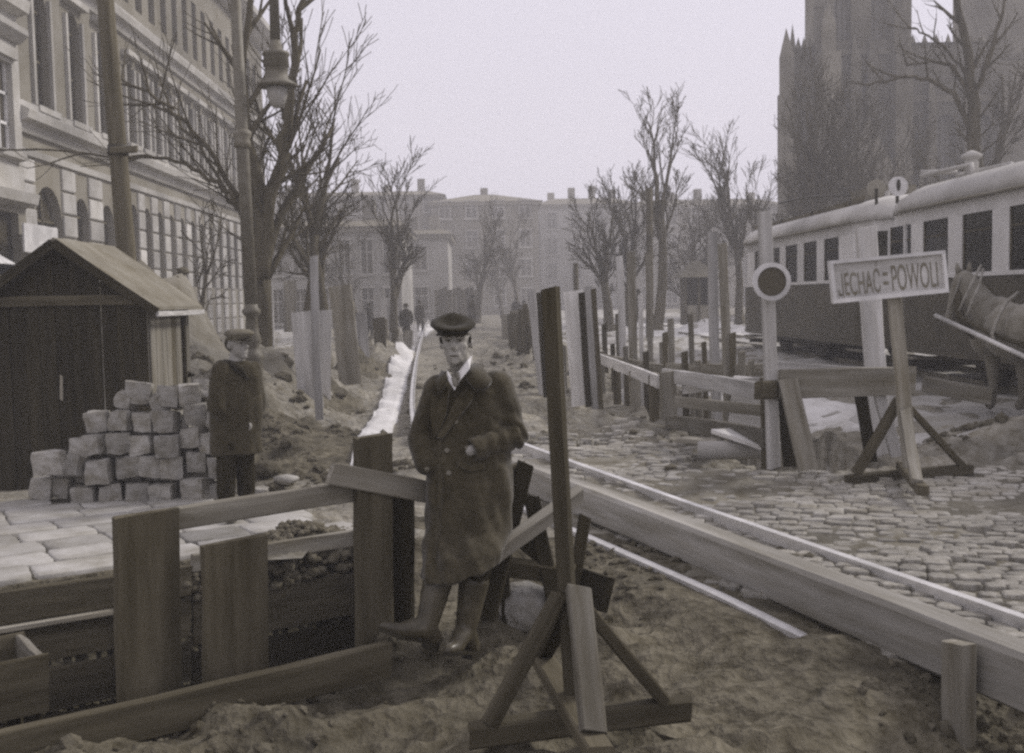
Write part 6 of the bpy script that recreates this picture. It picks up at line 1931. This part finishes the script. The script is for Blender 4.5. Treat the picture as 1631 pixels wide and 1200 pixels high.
# trousers and boots
blob('trousers', [chain([hipr, kr, kr.lerp(ar, .8)], [.10, .074, .045]), chain([hipl, kl, kl.lerp(al, .40)], [.10, .07, .045])], M_TROU, mn, .010, 3, fold_fn(9, .008, 8))
def boot(knee, ankle, heel, ball, toe, shaft_k):
    sh0 = knee.lerp(ankle, shaft_k)
    b_ = blob('boot', [chain([sh0, knee.lerp(ankle, .72), ankle], [.072, .058, .050]), chain([ankle, heel], [.050, .038]), chain([ankle, ankle.lerp(ball, .55) + Vector((0, 0, .005)), ball, toe], [.049, .045, .034, .024])], M_BOOT, mn, .0075, 2, fold_fn(16, .0035, 5))
    dn = Vector((0, 0, -1)); fw_ = (toe - heel).normalized(); sd_ = fw_.cross(dn).normalized()
    dn = (dn - fw_ * dn.dot(fw_)).normalized()
    path = [(heel - fw_ * .030, .016, .024), (heel - fw_ * .015, .031, .025), (heel + fw_ * .04, .030, .020), (heel.lerp(ball, .6), .026, .018), (ball, .036, .020), (ball.lerp(toe, .6), .033, .016), (toe + fw_ * .014, .018, .012), (toe + fw_ * .021, .006, .009)]
    rings_ = [[p + sd_ * w_ + dn * (z_ - .004), p + sd_ * w_ + dn * (z_ + .012), p - sd_ * w_ + dn * (z_ + .012), p - sd_ * w_ + dn * (z_ - .004)] for p, w_, z_ in path]
    mk('sole', *loft(rings_), M_BLACK, b_)
    rings_ = [[p + sd_ * w_ * .97 + dn * (z_ + .012), p + sd_ * w_ * .97 + dn * (z_ + .034), p - sd_ * w_ * .97 + dn * (z_ + .034), p - sd_ * w_ * .97 + dn * (z_ + .012)] for p, w_, z_ in path[:3]]
    mk('heel', *loft(rings_), M_BLACK, b_)
boot(kr, ar, g(752, 1030, 5.0), g(727, 1031, 4.88), g(714, 1036, 4.83), .25)
boot(kl, al, g(692, 1016, 4.92), g(638, 1005, 4.86), g(612, 998, 4.84), .2)

# ---- worker by the stone pile
WY = 9.25
wk = thing('person', 'worker in a dark jacket and flat cap standing right of the stone pile', 'person', (at(378, 800, WY).x, WY, -.1))
q = lambda px, py, dy=0.0: at(px, py, WY + dy)
h0 = q(379, 549)
wf = Vector((.80, -.60, 0)); wr_ = Vector((-.60, -.80, 0))
def wp(r_, f_, u_): return h0 + wr_ * r_ + wf * f_ + Vector((0, 0, u_))
zg = H(at(378, 800, WY).x, WY)
hz = [q(368, 712, -.06), q(386, 712, .06)]
kn = [Vector((q(366, 765).x, WY - .07, zg + .45)), Vector((q(388, 765).x, WY + .07, zg + .45))]
an = [Vector((q(364, 800).x, WY - .08, zg + .09)), Vector((q(390, 800).x, WY + .08, zg + .09))]
shl = [q(352, 590, -.12), q(402, 590, .14)]
elb = [q(344, 648, -.17), q(412, 645, .10)]
wri = [q(380, 682, -.05), q(394, 676, .05)]
hd2 = [ell(wp(0, -.01, .03), (.085, .085, .10)), ell(wp(0, .02, -.04), (.07, .07, .08)), chain([wp(0, .085, .01), wp(0, .115, -.02), wp(0, .095, -.03)], [.012, .016, .014]), chain([wp(-.045, .075, .03), wp(0, .09, .035), wp(.045, .075, .03)], [.014] * 3),
       chain([wp(-.02, .085, -.065), wp(.02, .085, -.065)], [.012] * 2), ell(wp(0, .07, -.1), (.03, .03, .025)), ell(wp(-.085, -.01, -.01), (.02, .02, .034)), ell(wp(.085, -.01, -.01), (.02, .02, .034))]
fing = []
for wv, dv in ((wri[0], Vector((.9, -.3, .1))), (wri[1], Vector((-.3, -.9, .1)))):
    dv.normalize(); sv = Vector((0, 0, 1))
    fing.append(chain([wv, wv + dv * .07], [.032, .036]))
    for k, L in enumerate((.06, .072, .068, .05)):
        b0 = wv + dv * .08 + sv * (.03 - .02 * k)
        fing.append(chain([b0, b0 + dv * L * .6, b0 + dv * L * .8 + wr_ * .03], [.0105, .01, .009]))
    fing.append(chain([wv + dv * .03 + sv * .03, wv + dv * .06 + sv * .055], [.014, .011]))
wb = blob('body', hd2 + [chain([wp(0, -.02, -.08), q(377, 590)], [.06, .08]), chain([q(377, 590), q(377, 650), q(377, 705)], [.11, .12, .12]), chain([shl[0], q(377, 590), shl[1]], [.06, .08, .06])] + [chain([shl[i], elb[i], wri[i]], [.055, .045, .034]) for i in (0, 1)] + [chain([q(377, 700), hz[i], kn[i], an[i]], [.1, .09, .06, .045]) for i in (0, 1)] + fing, M_SKIN, wk, .009, 2)
for s_ in (-1, 1): mk('eye', *ell(wp(s_ * .032, .078, .008), (.011, .010, .006)), M_EYE, wb, True)
blob('hair', [ell(wp(0, -.04, .01), (.09, .075, .085))], M_CAPC, wk, .01, 2)
capc = wp(0, .01, .085)
def wring(z, rr, fo): return [capc + wr_ * (rr * math.cos(2 * math.pi * k / 24)) + wf * (rr * 1.12 * math.sin(2 * math.pi * k / 24) + fo) + Vector((0, 0, z)) for k in range(24)]
wc = mk('flat_cap', *loft([wring(-.05, .092, 0), wring(-.02, .094, 0), wring(.0, .118, .01), wring(.02, .112, .012), wring(.04, .08, .0), wring(.046, .02, 0)]), M_CAPL, wk, True)
mk('peak', *loft([[capc + wr_ * x + wf * f_ + Vector((0, 0, z)) for x, f_, z in ((-.07, .06, -.03), (0, .09, -.028), (.07, .06, -.03), (.07, .06, -.04), (0, .09, -.04), (-.07, .06, -.04))], [capc + wr_ * x + wf * f_ + Vector((0, 0, z)) for x, f_, z in ((-.06, .11, -.05), (0, .155, -.052), (.06, .11, -.05), (.06, .11, -.056), (0, .155, -.058), (-.06, .11, -.056))]]), M_CAPC, wc, True)
def wr(px, py, rx, ry): return ring(q(px, py), rx, ry, .35, (0, 0), 24, 2.4)
jk = loft([wr(377, 574, .08, .08), wr(377, 583, .15, .11), wr(377, 600, .20, .13), wr(376, 640, .215, .15), wr(376, 690, .215, .155), wr(377, 722, .225, .165)])
jacket = blob('jacket', [jk, chain([shl[0], elb[0], wri[0] - Vector((.03, 0, 0))], [.085, .075, .055]), chain([shl[1], elb[1], wri[1]], [.08, .07, .055])], M_JACK, wk, .012, 3, fold_fn(8, .012, 4))
mk('collar', *tube([q(358, 578, .02), q(366, 580, -.10), q(384, 590, -.12), q(394, 604, -.10)], [.03, .035, .03, .012], 8), M_CAPC, wk, True)

blob('trousers', [chain([q(377, 705), hz[0], kn[0], an[0]], [.12, .115, .09, .075]), chain([q(377, 705), hz[1], kn[1], an[1]], [.12, .115, .09, .075])], M_TROU, wk, .012, 3, fold_fn(9, .009, 6))
for i in (0, 1):
    blob('boot', [chain([an[i], an[i] + Vector((-.03, .02, -.05))], [.06, .05]), chain([an[i] + Vector((0, 0, -.04)), an[i] + Vector((.13, -.1, -.055))], [.05, .042])], M_BOOT, wk, .012, 2)

# ---- small figures far down the street
def far_person(px, py_head, Y, label, m1, m2, yaw=0.0, step=.12, h=1.68, arm=.06):
    x = at(px, 480, Y).x
    z0 = H(x, Y)
    t = thing('person', label, 'person', (x, Y, z0), 'distant passers-by')
    R = Matrix.Rotation(yaw, 3, 'Z')
    def L(a, b_, c): return Vector((x, Y, z0)) + R @ Vector((a, b_, c * h / 1.68))
    sk = blob('body', [ell(L(0, 0, 1.56), (.085, .1, .115)), chain([L(0, -.1, 1.55), L(0, -.12, 1.53)], [.015, .017]), chain([L(0, 0, 1.5), L(0, 0, 1.3), L(0, 0, .95)], [.06, .13, .13]), chain([L(-.2, 0, 1.36), L(-.25, .02, 1.08), L(-.22, -arm, .82)], [.06, .05, .04]), chain([L(.2, 0, 1.36), L(.25, .02, 1.08), L(.22, arm, .82)], [.06, .05, .04]),
         chain([L(-.22, -arm, .82), L(-.22, -arm - .02, .70)], [.035, .03]), chain([L(.22, arm, .82), L(.22, arm - .02, .70)], [.035, .03]), chain([L(-.2, 0, 1.36), L(.2, 0, 1.36)], [.07, .07]),
         chain([L(-.09, 0, .9), L(-.1, -step, .48), L(-.1, -step * .8, .08)], [.1, .065, .05]), chain([L(.09, 0, .9), L(.1, step * .3, .48), L(.1, step, .08)], [.1, .065, .05])], M_SKIN, t, .03, 1)
    blob('coat', [chain([L(0, 0, 1.42), L(0, 0, 1.2), L(0, 0, .7)], [.15, .2, .21]), chain([L(-.2, 0, 1.36), L(-.27, .02, 1.08), L(-.23, -arm, .82)], [.09, .08, .065]), chain([L(.2, 0, 1.36), L(.27, .02, 1.08), L(.23, arm, .82)], [.09, .08, .065])], m1, t, .035, 2)
    blob('trousers', [chain([L(-.09, 0, .9), L(-.1, -step, .48), L(-.1, -step * .8, .1)], [.12, .09, .07]), chain([L(.09, 0, .9), L(.1, step * .3, .48), L(.1, step, .1)], [.12, .09, .07])], m2, t, .035, 2)
    V, F = lathe([(.105, 1.60), (.15, 1.605), (.15, 1.625), (.105, 1.64), (.1, 1.73), (.04, 1.75)], (x, Y, z0), 12)
    mk('hat', [(a, b_, z0 + (c - z0) * h / 1.68) for a, b_, c in V], F, m2, t, True)
    for sx, sy in ((-.1, -step * .8), (.1, step)):
        mk('shoe', *chain([L(sx, sy + .04, .06), L(sx, sy - .14, .05)], [.06, .05]), M_TROU, t, True)
far_person(646, 470, 47, 'dark coated passer-by at the end of the rubble bank, left of centre', M_CAPC, M_TROU, .4)
far_person(587, 480, 55, 'dark figure bending near the shop windows', M_CAPC, M_TROU, 1.8)
far_person(668, 474, 60, 'faint grey figure just right of the dark coated passer-by', M_JACK, M_TROU, 2.5)
far_person(822, 464, 70, 'taller dark figure left of the tall boards', M_CAPC, M_TROU, .1)
far_person(834, 470, 72, 'shorter dark figure next to the tall boards', M_JACK, M_TROU, .5, h=1.5)
far_person(752, 474, 58, 'distant figure just above the leaning man\'s cap', M_JACK, M_TROU, 1.0)
far_person(1016, 470, 46, 'figure standing among the trees behind the trench posts', M_CAPC, M_TROU, 2.0)

# ------------------------------------------------------------------ the air
hzb = link('haze', mesh('haze', boxv(-175, 175, -40, 215, -3.5, 34), BOXF, None))
hm = bpy.data.materials.new('haze_air'); hm.use_nodes = True
ht = hm.node_tree; ht.nodes.clear()
ho = ht.nodes.new('ShaderNodeOutputMaterial'); pv = ht.nodes.new('ShaderNodeVolumePrincipled')
pv.inputs['Color'].default_value = (1.0, 0.985, 1.0, 1)
pv.inputs['Density'].default_value = 0.0033
ht.links.new(pv.outputs[0], ho.inputs['Volume'])
hzb.data.materials.append(hm)
tag(hzb, kind='stuff', label='thin pale winter haze filling the street', cat='haze')
